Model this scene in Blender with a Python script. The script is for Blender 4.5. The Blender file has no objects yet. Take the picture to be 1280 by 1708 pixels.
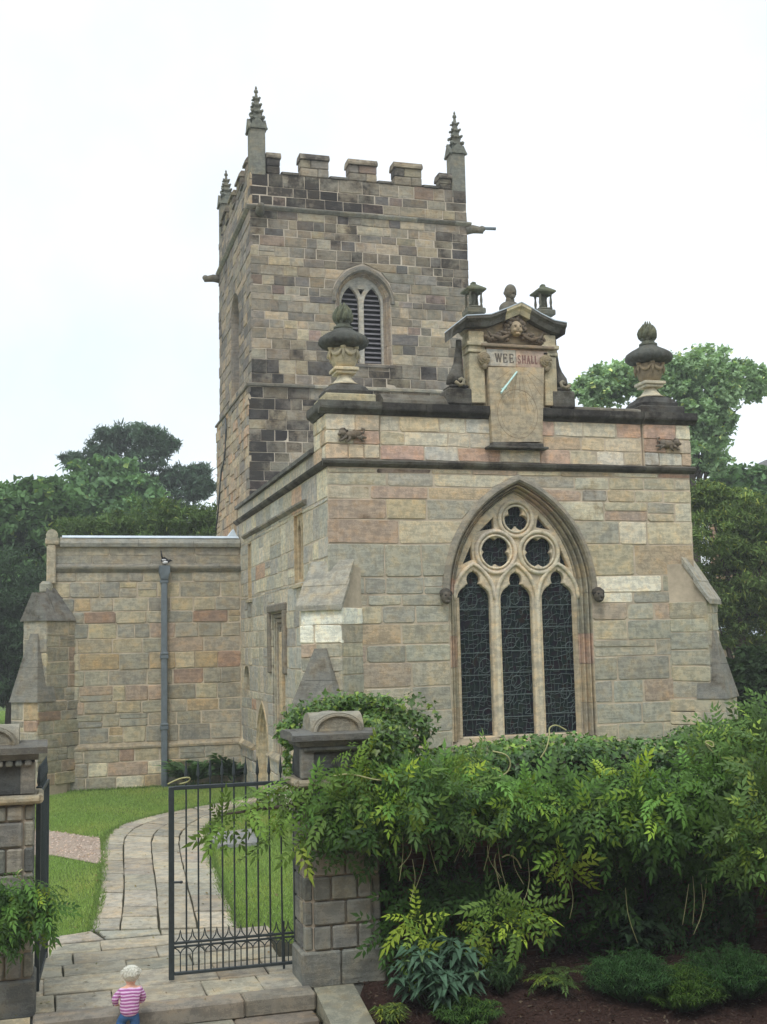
import bpy, bmesh, math, random
import numpy as np
from mathutils import Vector, Matrix, noise as mnoise
random.seed(7); rng = np.random.default_rng(7)
C = bpy.context.scene.collection
SC = bpy.context.scene
R = math.radians

# ------------------------------------------------------------------ camera
# The world frame is the church's: X along its front wall, Y back along its side wall, Z up.
FPX, PITCH, ROLL, YAW, EYE = 1950.5, 0.11156735, -0.02173341, 0.28053776, 3.35
CAM = np.array([-4.72, -19.89, EYE])
_cy, _sy = math.cos(YAW), math.sin(YAW)
def _turn(v): return np.array([v[0]*_cy+v[1]*_sy, -v[0]*_sy+v[1]*_cy, v[2]])
_cp, _sp, _cr, _sr = math.cos(PITCH), math.sin(PITCH), math.cos(ROLL), math.sin(ROLL)
_W = np.array([0, _cp, _sp]); _U0 = np.array([0, -_sp, _cp]); _R0 = np.array([1., 0, 0])
VW, VR, VU = _turn(_W), _turn(_R0*_cr+_U0*_sr), _turn(-_R0*_sr+_U0*_cr)
cam_d = bpy.data.cameras.new('camera'); cam = bpy.data.objects.new('camera', cam_d); C.objects.link(cam)
cam.matrix_world = Matrix(((VR[0], VU[0], -VW[0], CAM[0]), (VR[1], VU[1], -VW[1], CAM[1]), (VR[2], VU[2], -VW[2], CAM[2]), (0, 0, 0, 1)))
cam_d.sensor_fit = 'VERTICAL'; cam_d.sensor_height = 36.0; cam_d.sensor_width = 27.0
cam_d.lens = FPX/1708*36.0; cam_d.clip_start = .1; cam_d.clip_end = 3000
SC.camera = cam
# surveying helpers: a sight line from the eye met with a known plane of the building
def ray(x, y): return VW*FPX+VR*(x-640)-VU*(y-854)
def fr(x, y, s=0.0):
    d = ray(x, y); p = CAM+d*((s-CAM[1])/d[1]); return float(p[0]), float(p[2])
def si(x, y, f=0.0):
    d = ray(x, y); p = CAM+d*((f-CAM[0])/d[0]); return float(p[1]), float(p[2])
def gd(x, y, z=0.0):
    d = ray(x, y); p = CAM+d*((z-CAM[2])/d[2]); return float(p[0]), float(p[1])
def at(x, y, D):
    d = ray(x, y); return CAM+d*(D/FPX)
def proj(p):
    d = np.asarray(p)-CAM; w = d@VW
    return 640+FPX*(d@VR)/w, 854-FPX*(d@VU)/w

# ------------------------------------------------------------------ light
SUN_EL, SUN_AZ = R(56), R(205)          # azimuth from +Y towards +X
world = bpy.data.worlds.new('World'); SC.world = world; world.use_nodes = True
nt = world.node_tree; nt.nodes.clear()
out = nt.nodes.new('ShaderNodeOutputWorld'); add = nt.nodes.new('ShaderNodeAddShader')
b1 = nt.nodes.new('ShaderNodeBackground'); b2 = nt.nodes.new('ShaderNodeBackground')
sky = nt.nodes.new('ShaderNodeTexSky'); sky.sky_type = 'NISHITA'; sky.sun_disc = False
sky.sun_elevation = SUN_EL; sky.sun_rotation = SUN_AZ
b1.inputs['Strength'].default_value = .05
nt.links.new(sky.outputs[0], b1.inputs['Color'])
tc = nt.nodes.new('ShaderNodeTexCoord'); nz = nt.nodes.new('ShaderNodeTexNoise'); nz.inputs['Scale'].default_value = 2.2
nz.inputs['Detail'].default_value = 5; nz.inputs['Roughness'].default_value = .55
rp = nt.nodes.new('ShaderNodeValToRGB'); rp.color_ramp.elements[0].position = .36; rp.color_ramp.elements[1].position = .6
rp.color_ramp.elements[0].color = (.75, .79, .8, 1); rp.color_ramp.elements[1].color = (.98, 1, 1, 1)
nt.links.new(tc.outputs['Generated'], nz.inputs['Vector']); nt.links.new(nz.outputs[0], rp.inputs[0])
nt.links.new(rp.outputs[0], b2.inputs['Color']); b2.inputs['Strength'].default_value = .86
nt.links.new(b1.outputs[0], add.inputs[0]); nt.links.new(b2.outputs[0], add.inputs[1]); nt.links.new(add.outputs[0], out.inputs[0])
sun_d = bpy.data.lights.new('sun', 'SUN'); sun_d.energy = 1.1; sun_d.angle = R(14); sun_d.color = (1, .985, .96)
sun = bpy.data.objects.new('sun', sun_d); C.objects.link(sun)
sdir = Vector((math.sin(SUN_AZ)*math.cos(SUN_EL), math.cos(SUN_AZ)*math.cos(SUN_EL), math.sin(SUN_EL)))
sun.rotation_euler = sdir.to_track_quat('Z', 'Y').to_euler(); sun.location = (0, -10, 40)
SC.view_settings.view_transform = 'Standard'; SC.view_settings.look = 'None'
SC.view_settings.exposure = 0.32; SC.view_settings.gamma = 1.0; SC.view_settings.use_curve_mapping = False
SC.render.engine = 'CYCLES'
try:
    SC.cycles.use_denoising = True; SC.cycles.denoiser = 'OPENIMAGEDENOISE'
    SC.cycles.max_bounces = 6; SC.cycles.transparent_max_bounces = 6
except Exception: pass

# ------------------------------------------------------------------ colour and materials
ALB = 1.34
def lin(c, k=ALB):
    return tuple(min(.85, k*((v/255/12.92) if v/255 <= .04045 else ((v/255+.055)/1.055)**2.4)) for v in c)
def nodes(name):
    m = bpy.data.materials.new(name); m.use_nodes = True; n = m.node_tree
    return m, n, n.nodes['Principled BSDF']
def mth(n, op, a, b=None):
    k = n.nodes.new('ShaderNodeMath'); k.operation = op
    for i, v in enumerate((a, b)):
        if v is None: continue
        if isinstance(v, (int, float)): k.inputs[i].default_value = v
        else: n.links.new(v, k.inputs[i])
    return k.outputs[0]
def noise(n, vec, scale, detail=4, rough=.55):
    k = n.nodes.new('ShaderNodeTexNoise'); k.inputs['Scale'].default_value = scale
    k.inputs['Detail'].default_value = detail; k.inputs['Roughness'].default_value = rough
    n.links.new(vec, k.inputs['Vector']); return k.outputs[0]
def ramp(n, fac, stops):
    k = n.nodes.new('ShaderNodeValToRGB'); e = k.color_ramp.elements
    while len(e) < len(stops): e.new(.5)
    for i, (p, c) in enumerate(stops): e[i].position = p; e[i].color = (*c, 1)
    n.links.new(fac, k.inputs[0]); return k.outputs[0]
def mix(n, fac, a, b, mode='MIX'):
    k = n.nodes.new('ShaderNodeMix'); k.data_type = 'RGBA'; k.blend_type = mode
    for i, v in ((0, fac), (6, a), (7, b)):
        if isinstance(v, (int, float)): k.inputs[i].default_value = v
        elif isinstance(v, tuple): k.inputs[i].default_value = (*v, 1)
        else: n.links.new(v, k.inputs[i])
    return k.outputs[2]
def bump(n, bsdf, h, dist=.01, st=.6):
    k = n.nodes.new('ShaderNodeBump'); k.inputs['Distance'].default_value = dist; k.inputs['Strength'].default_value = st
    n.links.new(h, k.inputs['Height']); n.links.new(k.outputs[0], bsdf.inputs['Normal'])
def pos(n): return n.nodes.new('ShaderNodeNewGeometry').outputs['Position']

def stone_material(name, soot=(.022, .021, .021), lichen=(.25, .27, .2), lich=.0, bm=.014, fine=22, moss=0.0):
    m, n, b = nodes(name); p = pos(n)
    a = n.nodes.new('ShaderNodeAttribute'); a.attribute_name = 'col'
    big = noise(n, p, 2.3, 6, .65); mid = noise(n, p, 9, 6, .7); fin = noise(n, p, fine*3, 5, .7)
    mp = n.nodes.new('ShaderNodeMapping'); mp.inputs['Scale'].default_value = (1.2, 1.2, 7); n.links.new(p, mp.inputs['Vector'])
    bed = noise(n, mp.outputs[0], 2.4, 5, .65)                  # bedding in the sandstone
    f = mth(n, 'ADD', mth(n, 'MULTIPLY', mid, .75), mth(n, 'ADD', mth(n, 'MULTIPLY', fin, .45), mth(n, 'MULTIPLY', bed, .55)))
    f = mth(n, 'ADD', f, .12)
    c = mix(n, 1.0, a.outputs['Color'], ramp(n, f, [(.55, (.72, .715, .71)), (1., (1., 1., 1.)), (1.35, (1.25, 1.24, 1.22))]), 'MULTIPLY')
    warm = ramp(n, noise(n, p, 1.1, 4, .6), [(.36, (.97, .99, 1.01)), (.64, (1.03, 1.0, .95))])
    c = mix(n, 1.0, c, warm, 'MULTIPLY')
    hue = ramp(n, noise(n, p, 4.6, 5, .6), [(.32, (.84, .87, .91)), (.5, (1., 1., 1.)), (.68, (1.15, 1.04, .9))])
    c = mix(n, 1.0, c, hue, 'MULTIPLY')
    ms = n.nodes.new('ShaderNodeMapping'); ms.inputs['Scale'].default_value = (5, 5, .45); n.links.new(p, ms.inputs['Vector'])
    sk = mth(n, 'MULTIPLY', mth(n, 'SUBTRACT', noise(n, ms.outputs[0], 1.0, 6, .65), .54), 5); sk.node.use_clamp = True
    c = mix(n, mth(n, 'MULTIPLY', sk, .3), c, (.06, .056, .05))
    # black crust where the stone's own soot value says so
    s = mth(n, 'ADD', mth(n, 'MULTIPLY', big, .62), mth(n, 'MULTIPLY', mid, .38))
    k = mth(n, 'SUBTRACT', mth(n, 'ADD', s, a.outputs['Alpha']), .96)
    k = mth(n, 'MULTIPLY', k, 5.5); k.node.use_clamp = True
    k = mth(n, 'MULTIPLY', k, .88)
    c = mix(n, k, c, soot)
    if lich > 0:
        l = mth(n, 'MULTIPLY', mth(n, 'SUBTRACT', noise(n, p, 3.7, 9, .8), 1-lich-.04), 4); l.node.use_clamp = True
        c = mix(n, mth(n, 'MULTIPLY', l, .4), c, lichen)
    if moss > 0:
        l = mth(n, 'MULTIPLY', mth(n, 'SUBTRACT', noise(n, p, 4.2, 6, .7), 1-moss), 7); l.node.use_clamp = True
        c = mix(n, mth(n, 'MULTIPLY', l, .7), c, (.045, .055, .028))
    n.links.new(c, b.inputs['Base Color']); b.inputs['Roughness'].default_value = .93
    b.inputs['Specular IOR Level'].default_value = .18
    bump(n, b, mth(n, 'ADD', mth(n, 'MULTIPLY', mid, 1.0), mth(n, 'ADD', mth(n, 'MULTIPLY', fin, .35), mth(n, 'MULTIPLY', bed, .8))), bm, .8)
    return m
def plain(name, col, rough=.7, var=.2, scale=12, bm=.004, metal=0.0, spec=.3):
    m, n, b = nodes(name); p = pos(n); f = noise(n, p, scale, 6, .65)
    lo = tuple(v*(1-var) for v in col); hi = tuple(min(.9, v*(1+var)) for v in col)
    n.links.new(ramp(n, f, [(.3, lo), (.7, hi)]), b.inputs['Base Color'])
    b.inputs['Roughness'].default_value = rough; b.inputs['Metallic'].default_value = metal
    b.inputs['Specular IOR Level'].default_value = spec
    if bm: bump(n, b, f, bm, .6)
    return m
def leaf_material(name, trans=.25, rough=.55, spec=.3):
    m, n, b = nodes(name)
    a = n.nodes.new('ShaderNodeAttribute'); a.attribute_name = 'col'
    f = noise(n, pos(n), 30, 3)
    c = mix(n, 1.0, a.outputs['Color'], ramp(n, f, [(.3, (.95, .95, .9)), (.7, (1.42, 1.42, 1.3))]), 'MULTIPLY')
    n.links.new(c, b.inputs['Base Color']); b.inputs['Roughness'].default_value = rough
    b.inputs['Specular IOR Level'].default_value = spec
    t = n.nodes.new('ShaderNodeBsdfTranslucent'); n.links.new(mix(n, 1.0, c, (1.1, 1.15, .6), 'MULTIPLY'), t.inputs['Color'])
    mx = n.nodes.new('ShaderNodeMixShader'); mx.inputs[0].default_value = trans
    n.links.new(b.outputs[0], mx.inputs[1]); n.links.new(t.outputs[0], mx.inputs[2])
    n.links.new(mx.outputs[0], n.nodes['Material Output'].inputs['Surface'])
    return m
M = {}
M['stone'] = stone_material('sandstone', lich=.30, lichen=(.36, .35, .28))
M['trim'] = stone_material('weathered_trim_stone', lich=.36, bm=.02, moss=.3)
M['tower'] = stone_material('tower_sandstone', soot=(.024, .023, .024), lich=.28, bm=.02, lichen=(.3, .29, .25))
M['carved'] = stone_material('carved_stone', bm=.008, fine=30)
M['flag'] = stone_material('flagstone', bm=.006, moss=.32, soot=(.09, .08, .07))
M['mortar'] = plain('lime_mortar', lin((164, 152, 132)), .95, .32, 2.2, .01)
M['tmortar'] = plain('grey_mortar', lin((158, 148, 132)), .95, .3, 2.2, .01)
M['lead'] = plain('lead_sheet', lin((176, 186, 192)), .5, .12, 6, .003, 0, .4)
M['iron'] = plain('painted_iron', lin((44, 52, 54)), .45, .25, 20, .001, 0, .5)
M['pipe'] = plain('grey_painted_iron', lin((94, 102, 106)), .5, .15, 8, .002, 0, .4)
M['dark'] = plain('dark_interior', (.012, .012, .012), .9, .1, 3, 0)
M['louvre'] = plain('weathered_oak_louvre', lin((112, 110, 112)), .85, .25, 9, .004)
M['leafm'] = leaf_material('leaf', .22, .5, .35)
M['glossleaf'] = leaf_material('glossy_leaf', .18, .5, .22)
M['treeleaf'] = leaf_material('tree_leaf', .25, .7, .15)
M['bark'] = plain('bark', (.07, .055, .042), .95, .35, 9, .02)
M['stem'] = plain('pale_stem', lin((150, 150, 105)), .7, .2, 9, .001)
M['gstem'] = plain('green_stem', (.05, .085, .03), .7, .2, 9, 0)
M['bronze'] = plain('verdigris_bronze', lin((168, 200, 190)), .5, .2, 20, .001, 0, .4)

# ------------------------------------------------------------------ mesh helpers
class MB:
    def __init__(s): s.v = []; s.f = []; s.c = []; s.col = (.3, .3, .3, 0)
    def add(s, vs, fs, col=None):
        o = len(s.v); s.v += [tuple(map(float, p)) for p in vs]; s.f += [tuple(o+i for i in f) for f in fs]
        s.c += [col or s.col]*len(vs); return s
    def box(s, a, b, col=None):
        (x0, y0, z0), (x1, y1, z1) = a, b
        return s.add([(x0, y0, z0), (x1, y0, z0), (x1, y1, z0), (x0, y1, z0), (x0, y0, z1), (x1, y0, z1), (x1, y1, z1), (x0, y1, z1)],
                     [(0, 3, 2, 1), (4, 5, 6, 7), (0, 1, 5, 4), (1, 2, 6, 5), (2, 3, 7, 6), (3, 0, 4, 7)], col)
    def bbox(s, a, b, e=.012, col=None):
        """box with chamfered edges"""
        bm = bmesh.new(); bmesh.ops.create_cube(bm, size=1)
        for v in bm.verts: v.co = Vector([(a[i]+b[i])/2+v.co[i]*(b[i]-a[i]) for i in range(3)])
        bmesh.ops.bevel(bm, geom=bm.edges[:], offset=e, segments=1, affect='EDGES')
        bm.verts.index_update()
        s.add([v.co for v in bm.verts], [[v.index for v in f.verts] for f in bm.faces], col); bm.free(); return s
    def tube(s, pts, r, n=6, col=None, cap=True):
        pts = [Vector(p) for p in pts]; rs = r if isinstance(r, (list, tuple)) else [r]*len(pts)
        rings = []; up = Vector((.13, .31, .94)).normalized(); prev = None
        for i, p in enumerate(pts):
            t = (pts[min(i+1, len(pts)-1)]-pts[max(i-1, 0)]); t = t.normalized() if t.length > 1e-9 else Vector((0, 0, 1))
            if prev is None:
                a = t.cross(up)
                if a.length < .1: a = t.cross(Vector((1, 0, 0)))
                a.normalize()
            else:
                a = (prev-t*prev.dot(t)); a = a.normalized() if a.length > 1e-6 else t.orthogonal().normalized()
            prev = a; b = t.cross(a)
            rings.append([p+(a*math.cos(2*math.pi*k/n)+b*math.sin(2*math.pi*k/n))*rs[i] for k in range(n)])
        vs = [v for g in rings for v in g]
        fs = [(i*n+k, i*n+(k+1) % n, (i+1)*n+(k+1) % n, (i+1)*n+k) for i in range(len(pts)-1) for k in range(n)]
        if cap: fs += [tuple(range(n))[::-1], tuple(range((len(pts)-1)*n, len(pts)*n))]
        return s.add(vs, fs, col)
    def lathe(s, c, prof, n=20, col=None, sq=None, rot=0):
        """profile [(r,z)] turned about the vertical through c; sq(k,r,z)->r shapes it"""
        vs = []; 
        for r, z in prof:
            for k in range(n):
                a = 2*math.pi*k/n+rot; rr = sq(a, r, z) if sq else r
                vs.append((c[0]+rr*math.cos(a), c[1]+rr*math.sin(a), c[2]+z))
        m = len(prof)
        fs = [(i*n+k, i*n+(k+1) % n, (i+1)*n+(k+1) % n, (i+1)*n+k) for i in range(m-1) for k in range(n)]
        fs += [tuple(range(n))[::-1], tuple(range((m-1)*n, m*n))]
        return s.add(vs, fs, col)
    def blob(s, c, r, col=None, n=10, m=7, jit=0.0, seed=0):
        rr = random.Random(seed); vs = []; 
        for i in range(m+1):
            th = math.pi*i/m
            for k in range(n):
                a = 2*math.pi*k/n; j = 1+jit*(rr.random()-.5)*2
                vs.append((c[0]+r[0]*j*math.sin(th)*math.cos(a), c[1]+r[1]*j*math.sin(th)*math.sin(a), c[2]+r[2]*j*math.cos(th)))
        fs = [(i*n+k, (i+1)*n+k, (i+1)*n+(k+1) % n, i*n+(k+1) % n) for i in range(m) for k in range(n)]
        return s.add(vs, fs, col)
    def prism(s, poly, vec, col=None):
        """closed prism: 3-D polygon swept along vec"""
        n = len(poly); v = Vector(vec); a = [Vector(p) for p in poly]; b = [p+v for p in a]
        return s.add(a+b, [tuple(range(n))[::-1], tuple(range(n, 2*n))]+[(i, (i+1) % n, n+(i+1) % n, n+i) for i in range(n)], col)
    def build(s, name, mat, parent=None, smooth=False, fix=True):
        me = bpy.data.meshes.new(name); me.from_pydata(s.v, [], s.f); 
        if fix and len(s.f) < 60000:
            bm = bmesh.new(); bm.from_mesh(me); bmesh.ops.recalc_face_normals(bm, faces=bm.faces[:]); bm.to_mesh(me); bm.free()
        at_ = me.attributes.new('col', 'FLOAT_COLOR', 'POINT'); at_.data.foreach_set('color', np.array(s.c, dtype=np.float32).ravel())
        if smooth: me.polygons.foreach_set('use_smooth', [True]*len(me.polygons))
        return link(name, me, mat, parent)
ORG = {}
def link(name, me, mat, parent=None):
    o = bpy.data.objects.new(name, me)
    if mat is not None: me.materials.append(mat)
    C.objects.link(o)
    if parent is not None:
        o.parent = parent; p = parent; off = Vector((0, 0, 0))
        while p is not None: off += p.location; p = p.parent
        o.location = -off
    return o
def thing(name, label, cat, loc=(0, 0, 0), group=None):
    o = bpy.data.objects.new(name, None); C.objects.link(o); o.location = loc; o.empty_display_size = .2
    o['label'] = label; o['category'] = cat
    if group: o['group'] = group
    return o
def tag(o, label, cat, group=None):
    o['label'] = label; o['category'] = cat
    if group: o['group'] = group
    return o
def struct(o): o['kind'] = 'structure'; return o
def np_mesh(name, V, T, col, mat, parent=None, smooth=False):
    """triangles straight from arrays"""
    V = np.asarray(V, np.float32); T = np.asarray(T, np.int32); k = len(T)
    me = bpy.data.meshes.new(name); me.vertices.add(len(V)); me.vertices.foreach_set('co', V.ravel())
    me.loops.add(k*3); me.loops.foreach_set('vertex_index', T.ravel())
    me.polygons.add(k); me.polygons.foreach_set('loop_start', np.arange(0, 3*k, 3, dtype=np.int32))
    try: me.polygons.foreach_set('loop_total', np.full(k, 3, np.int32))
    except Exception: pass
    me.update(calc_edges=True)
    a = me.attributes.new('col', 'FLOAT_COLOR', 'POINT'); col = np.asarray(col, np.float32)
    if col.shape[1] == 3: col = np.concatenate([col, np.zeros((len(col), 1), np.float32)], 1)
    a.data.foreach_set('color', col.ravel())
    if smooth: me.polygons.foreach_set('use_smooth', np.ones(k, bool))
    return link(name, me, mat, parent)
def rot_mats(dirs, ups):
    x = dirs/np.linalg.norm(dirs, axis=1, keepdims=True)
    y = np.cross(ups, x); y /= np.linalg.norm(y, axis=1, keepdims=True)+1e-9
    z = np.cross(x, y); return np.stack([x, y, z], 2)
def scatter(tv, tt, P, RM, S, cols):
    """copies of a template (tv, tt) at P with rotations RM and sizes S"""
    n = len(P); m = len(tv); tv = np.asarray(tv)
    V = np.einsum('nij,mj->nmi', RM, tv)*np.asarray(S)[:, None, None]+P[:, None, :]
    T = (np.asarray(tt)[None]+np.arange(n)[:, None, None]*m).reshape(-1, 3)
    return V.reshape(-1, 3), T, np.repeat(cols, m, 0)
def curve_plate(outer, holes, depth, bev):
    """flat plate with holes, chamfered, from closed outlines; returns (verts, faces) in (x, y, depth)"""
    cu = bpy.data.curves.new('plate', 'CURVE'); cu.dimensions = '2D'; cu.fill_mode = 'BOTH'; cu.extrude = depth; cu.bevel_depth = bev; cu.bevel_resolution = 1; cu.offset = -bev
    for pts in [outer]+holes:
        sp = cu.splines.new('POLY'); sp.points.add(len(pts)-1); sp.use_cyclic_u = True
        for i, (x, y) in enumerate(pts): sp.points[i].co = (x, y, 0, 1)
    o = bpy.data.objects.new('plate', cu); C.objects.link(o)
    dg = bpy.context.evaluated_depsgraph_get(); me = bpy.data.meshes.new_from_object(o.evaluated_get(dg))
    vs = [tuple(v.co) for v in me.vertices]; fs = [tuple(p.vertices) for p in me.polygons]
    bpy.data.objects.remove(o); bpy.data.curves.remove(cu); bpy.data.meshes.remove(me)
    return vs, fs
def evaluated(o, name, mat, parent):
    dg = bpy.context.evaluated_depsgraph_get(); me = bpy.data.meshes.new_from_object(o.evaluated_get(dg))
    src = o.data; bpy.data.objects.remove(o); bpy.data.meshes.remove(src)
    me.polygons.foreach_set('use_smooth', [True]*len(me.polygons)); me.materials.clear()
    return link(name, me, mat, parent)

# ------------------------------------------------------------------ masonry
class Stones:
    def __init__(s): s.rec = []
    def stone(s, P0, U, N, q, proud, col, corner=True, pmat=None, slope=None):
        """q: four (u,z) corners anticlockwise from lower left; proud: metres in front of the wall plane"""
        P0, U, N = np.array(P0, float), np.array(U, float), np.array(N, float); Z = np.array([0, 0, 1.])
        q = [np.array(p, float) for p in q]; ctr = sum(q)/4; ring = []
        w = np.linalg.norm(q[1]-q[0]); h = np.linalg.norm(q[3]-q[0])
        for i in range(4):
            a, b, c = q[i-1], q[i], q[(i+1) % 4]
            la, lc = np.linalg.norm(a-b), np.linalg.norm(c-b)
            if corner:
                e = min(.3*min(la, lc), random.uniform(.006, .035))
                ring.append(b+(a-b)/(la+1e-9)*e); ring.append(b+(c-b)/(lc+1e-9)*e*random.uniform(.5, 1.3))
            else: ring.append(b)
        j = .006 if not corner else .011
        ring = [p+rng.uniform(-j, j, 2) for p in ring]; n = len(ring)
        bev = min(.016, .2*min(w, h)); inner = [p+(ctr-p)/np.linalg.norm(ctr-p)*bev*random.uniform(.8, 1.6) for p in ring]
        tilt = random.uniform(-.004, .004), random.uniform(-.004, .004)
        def pt(p, d): return P0+U*p[0]+Z*(p[1]-P0[2])+N*d
        V = [pt(p, -.05) for p in ring]+[pt(p, proud-bev*.8) for p in ring]
        V += [pt(p, proud+tilt[0]*np.sign(p[0]-ctr[0])+tilt[1]*np.sign(p[1]-ctr[1])) for p in inner]
        V.append(pt(ctr+rng.uniform(-.1, .1, 2)*[w, h], proud+random.uniform(-.004, .008)))
        Fc = []
        for k in range(n):
            l = (k+1) % n
            Fc += [(k, l, n+l, n+k), (n+k, n+l, 2*n+l, 2*n+k), (2*n+k, 2*n+l, 3*n)]
        px = np.array([proj(V[2*n+k]) for k in range(n)])
        x, y = px[:, 0], px[:, 1]; area = abs(.5*np.sum(x*np.roll(y, -1)-y*np.roll(x, -1)))
        if not (np.median(x) > -10 and np.median(x) < 1290): area *= .01
        s.rec.append((area, [tuple(v) for v in V], Fc, col))
    def finish(s, parent, mat, name='stone', limit=300, kind_parent=None, parts=None):
        s.rec.sort(key=lambda r: -r[0])
        for a, V, Fc, col in s.rec[:limit]:
            m = MB(); m.add(V, Fc, col); m.build(name, mat, parent, fix=False)
        if len(s.rec) > limit:
            m = MB()
            for a, V, Fc, col in s.rec[limit:]: m.add(V, Fc, col)
            o = m.build("stonework" if name == "stone" else "brickwork", mat, parent, fix=False); o['kind'] = 'stuff'
def arch_hw(z, zs, a, h):
    """half width of a pointed arch at height z"""
    if z <= zs: return a
    if z >= zs+h: return 0.0
    r = (a*a+h*h)/(2*a); return a-r+math.sqrt(max(0, r*r-(z-zs)**2))
def arch_path(xm, a, zs, h, zb=None, n=14):
    r = (a*a+h*h)/(2*a); th = math.asin(min(1, h/r)); L = []
    for i in range(n+1):
        t = th*i/n; L.append((xm-a+r-r*math.cos(t), zs+r*math.sin(t)))
    Rr = [(2*xm-x, z) for x, z in L[:-1]][::-1]; P = L+Rr
    if zb is not None: P = [(xm-a, zb)]+P+[(xm+a, zb)]
    return P
def lay(st, P0, U, N, u0, u1, z0, z1, ch, sw, pal, excl=None, breaks=(), proud=(.004, .02), gap=.008, ext=(0, 0), corner=True, thin=.1):
    z = z0; bs = sorted(b for b in breaks if z0 < b < z1)+[z1]
    while z < z1-.02:
        nb = next(b for b in bs if b > z+.015); h = random.uniform(*ch)
        if nb-z < 1.45*h: h = nb-z
        elif nb-z < 2*ch[0]: h = (nb-z)/2
        segs = [((u0-ext[0], u0-ext[0]), (u1+ext[1], u1+ext[1]))]
        for (l0, r0, l1, r1) in (excl(z, z+h) if excl else []):
            new = []
            for (a, b) in segs:
                if min(l0, l1) > a[0]+.04 and min(l0, l1) < b[0]: new.append((a, (l0, l1)))
                if max(r0, r1) < b[0]-.04 and max(r0, r1) > a[0]: new.append(((r0, r1), b))
                if max(r0, r1) <= a[0]+.04 or min(l0, l1) >= b[0]-.04: new.append((a, b))
                elif not (min(l0, l1) > a[0]+.04) and not (max(r0, r1) < b[0]-.04): pass
            segs = new
        for (a, b) in segs:
            cur = a; end = b
            while True:
                w = random.uniform(*sw)*random.choice((.7, 1, 1, 1.25)); lo = max(cur); hi = min(end)
                nxt = (lo+w, lo+w) if hi-(lo+w) > .45*sw[0]*1.3 else end
                g = gap; zz = random.uniform(-.006, .006)
                q = [(cur[0]+g, z+g), (nxt[0]-g, z+g), (nxt[1]-g, z+h-g), (cur[1]+g, z+h-g)]
                if min(q[1][0]-q[0][0], q[2][0]-q[3][0]) > .03 or (q[1][0]-q[0][0]) > .1 and (q[2][0]-q[3][0]) > -.001:
                    cu, cz = (q[0][0]+q[1][0])/2, z+h/2
                    if random.random() < thin and h > .26:
                        zm = z+h*random.uniform(.4, .6)
                        um = lambda s_: (q[s_[0]][0]+(q[s_[1]][0]-q[s_[0]][0])*(zm-z)/h)
                        for qq in ([q[0], q[1], (um((1, 2)), zm-g*.8), (um((0, 3)), zm-g*.8)], [(um((0, 3)), zm+g*.8), (um((1, 2)), zm+g*.8), q[2], q[3]]):
                            st.stone(P0, U, N, qq, random.uniform(*proud), pal(cu, cz), corner)
                    else: st.stone(P0, U, N, q, random.uniform(*proud), pal(cu, cz), corner)
                if nxt is end: break
                cur = nxt
        z += h
def field(u, z, sc=.5, o=0.0): return mnoise.fractal(Vector((u*sc+o, z*sc*1.3+o*.7, o)), 1.0, 2.0, 3)
def pick(tab):
    t = random.uniform(0, sum(w for w, c in tab))
    for w, c in tab:
        t -= w
        if t <= 0: break
    k = random.uniform(.93, 1.08); g = sum(c)/3
    return tuple((g+(v-g)*.86)*k*random.uniform(.99, 1.01) for v in c)
def near(c, m, k): return tuple(b+(a-b)*k for a, b in zip(c, m))
def rgba(c, soot=0.0):
    g = .35*c[0]+.45*c[1]+.2*c[2]; r_, g_, b_ = (g+(v-g)*.92 for v in c); return (*lin((r_*.985, g_*1.004, min(250, b_*.99))), soot)
# a vertical wall sheet with rectangular holes, split into a grid
def sheet(mb, P0, U, u0, u1, z0, z1, holes, col=None):
    P0 = Vector(P0); U = Vector(U)
    us = sorted({u0, u1, *[h[0] for h in holes], *[h[1] for h in holes]}); zs = sorted({z0, z1, *[h[2] for h in holes], *[h[3] for h in holes]})
    us = [u for u in us if u0 <= u <= u1]; zs = [z for z in zs if z0 <= z <= z1]
    for a, b in zip(us, us[1:]):
        for c, d in zip(zs, zs[1:]):
            if any(h[0] <= (a+b)/2 <= h[1] and h[2] <= (c+d)/2 <= h[3] for h in holes): continue
            p = lambda u, z: P0+U*u+Vector((0, 0, z))
            mb.add([p(a, c), p(b, c), p(b, d), p(a, d)], [(0, 1, 2, 3)], col)
def spandrel(mb, P0, U, xm, a, zs, h, ztop, n=12):
    """fill between a pointed arch and the rectangle round it"""
    P0 = Vector(P0); U = Vector(U); zz = [zs+h*i/n for i in range(n+1)]
    p = lambda u, z: P0+U*u+Vector((0, 0, z))
    for c, d in zip(zz, zz[1:]):
        ha, hb = arch_hw(c, zs, a, h), arch_hw(d, zs, a, h)
        mb.add([p(xm-a, c), p(xm-ha, c), p(xm-hb, d), p(xm-a, d)], [(0, 1, 2, 3)]); mb.add([p(xm+ha, c), p(xm+a, c), p(xm+a, d), p(xm+hb, d)], [(0, 1, 2, 3)])
    if ztop > zs+h: mb.add([p(xm-a, zs+h), p(xm+a, zs+h), p(xm+a, ztop), p(xm-a, ztop)], [(0, 1, 2, 3)])
def strip(mb, pts_a, pts_b, col=None):
    n = len(pts_a); mb.add(list(pts_a)+list(pts_b), [(i, i+1, n+i+1, n+i) for i in range(n-1)], col)
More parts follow.
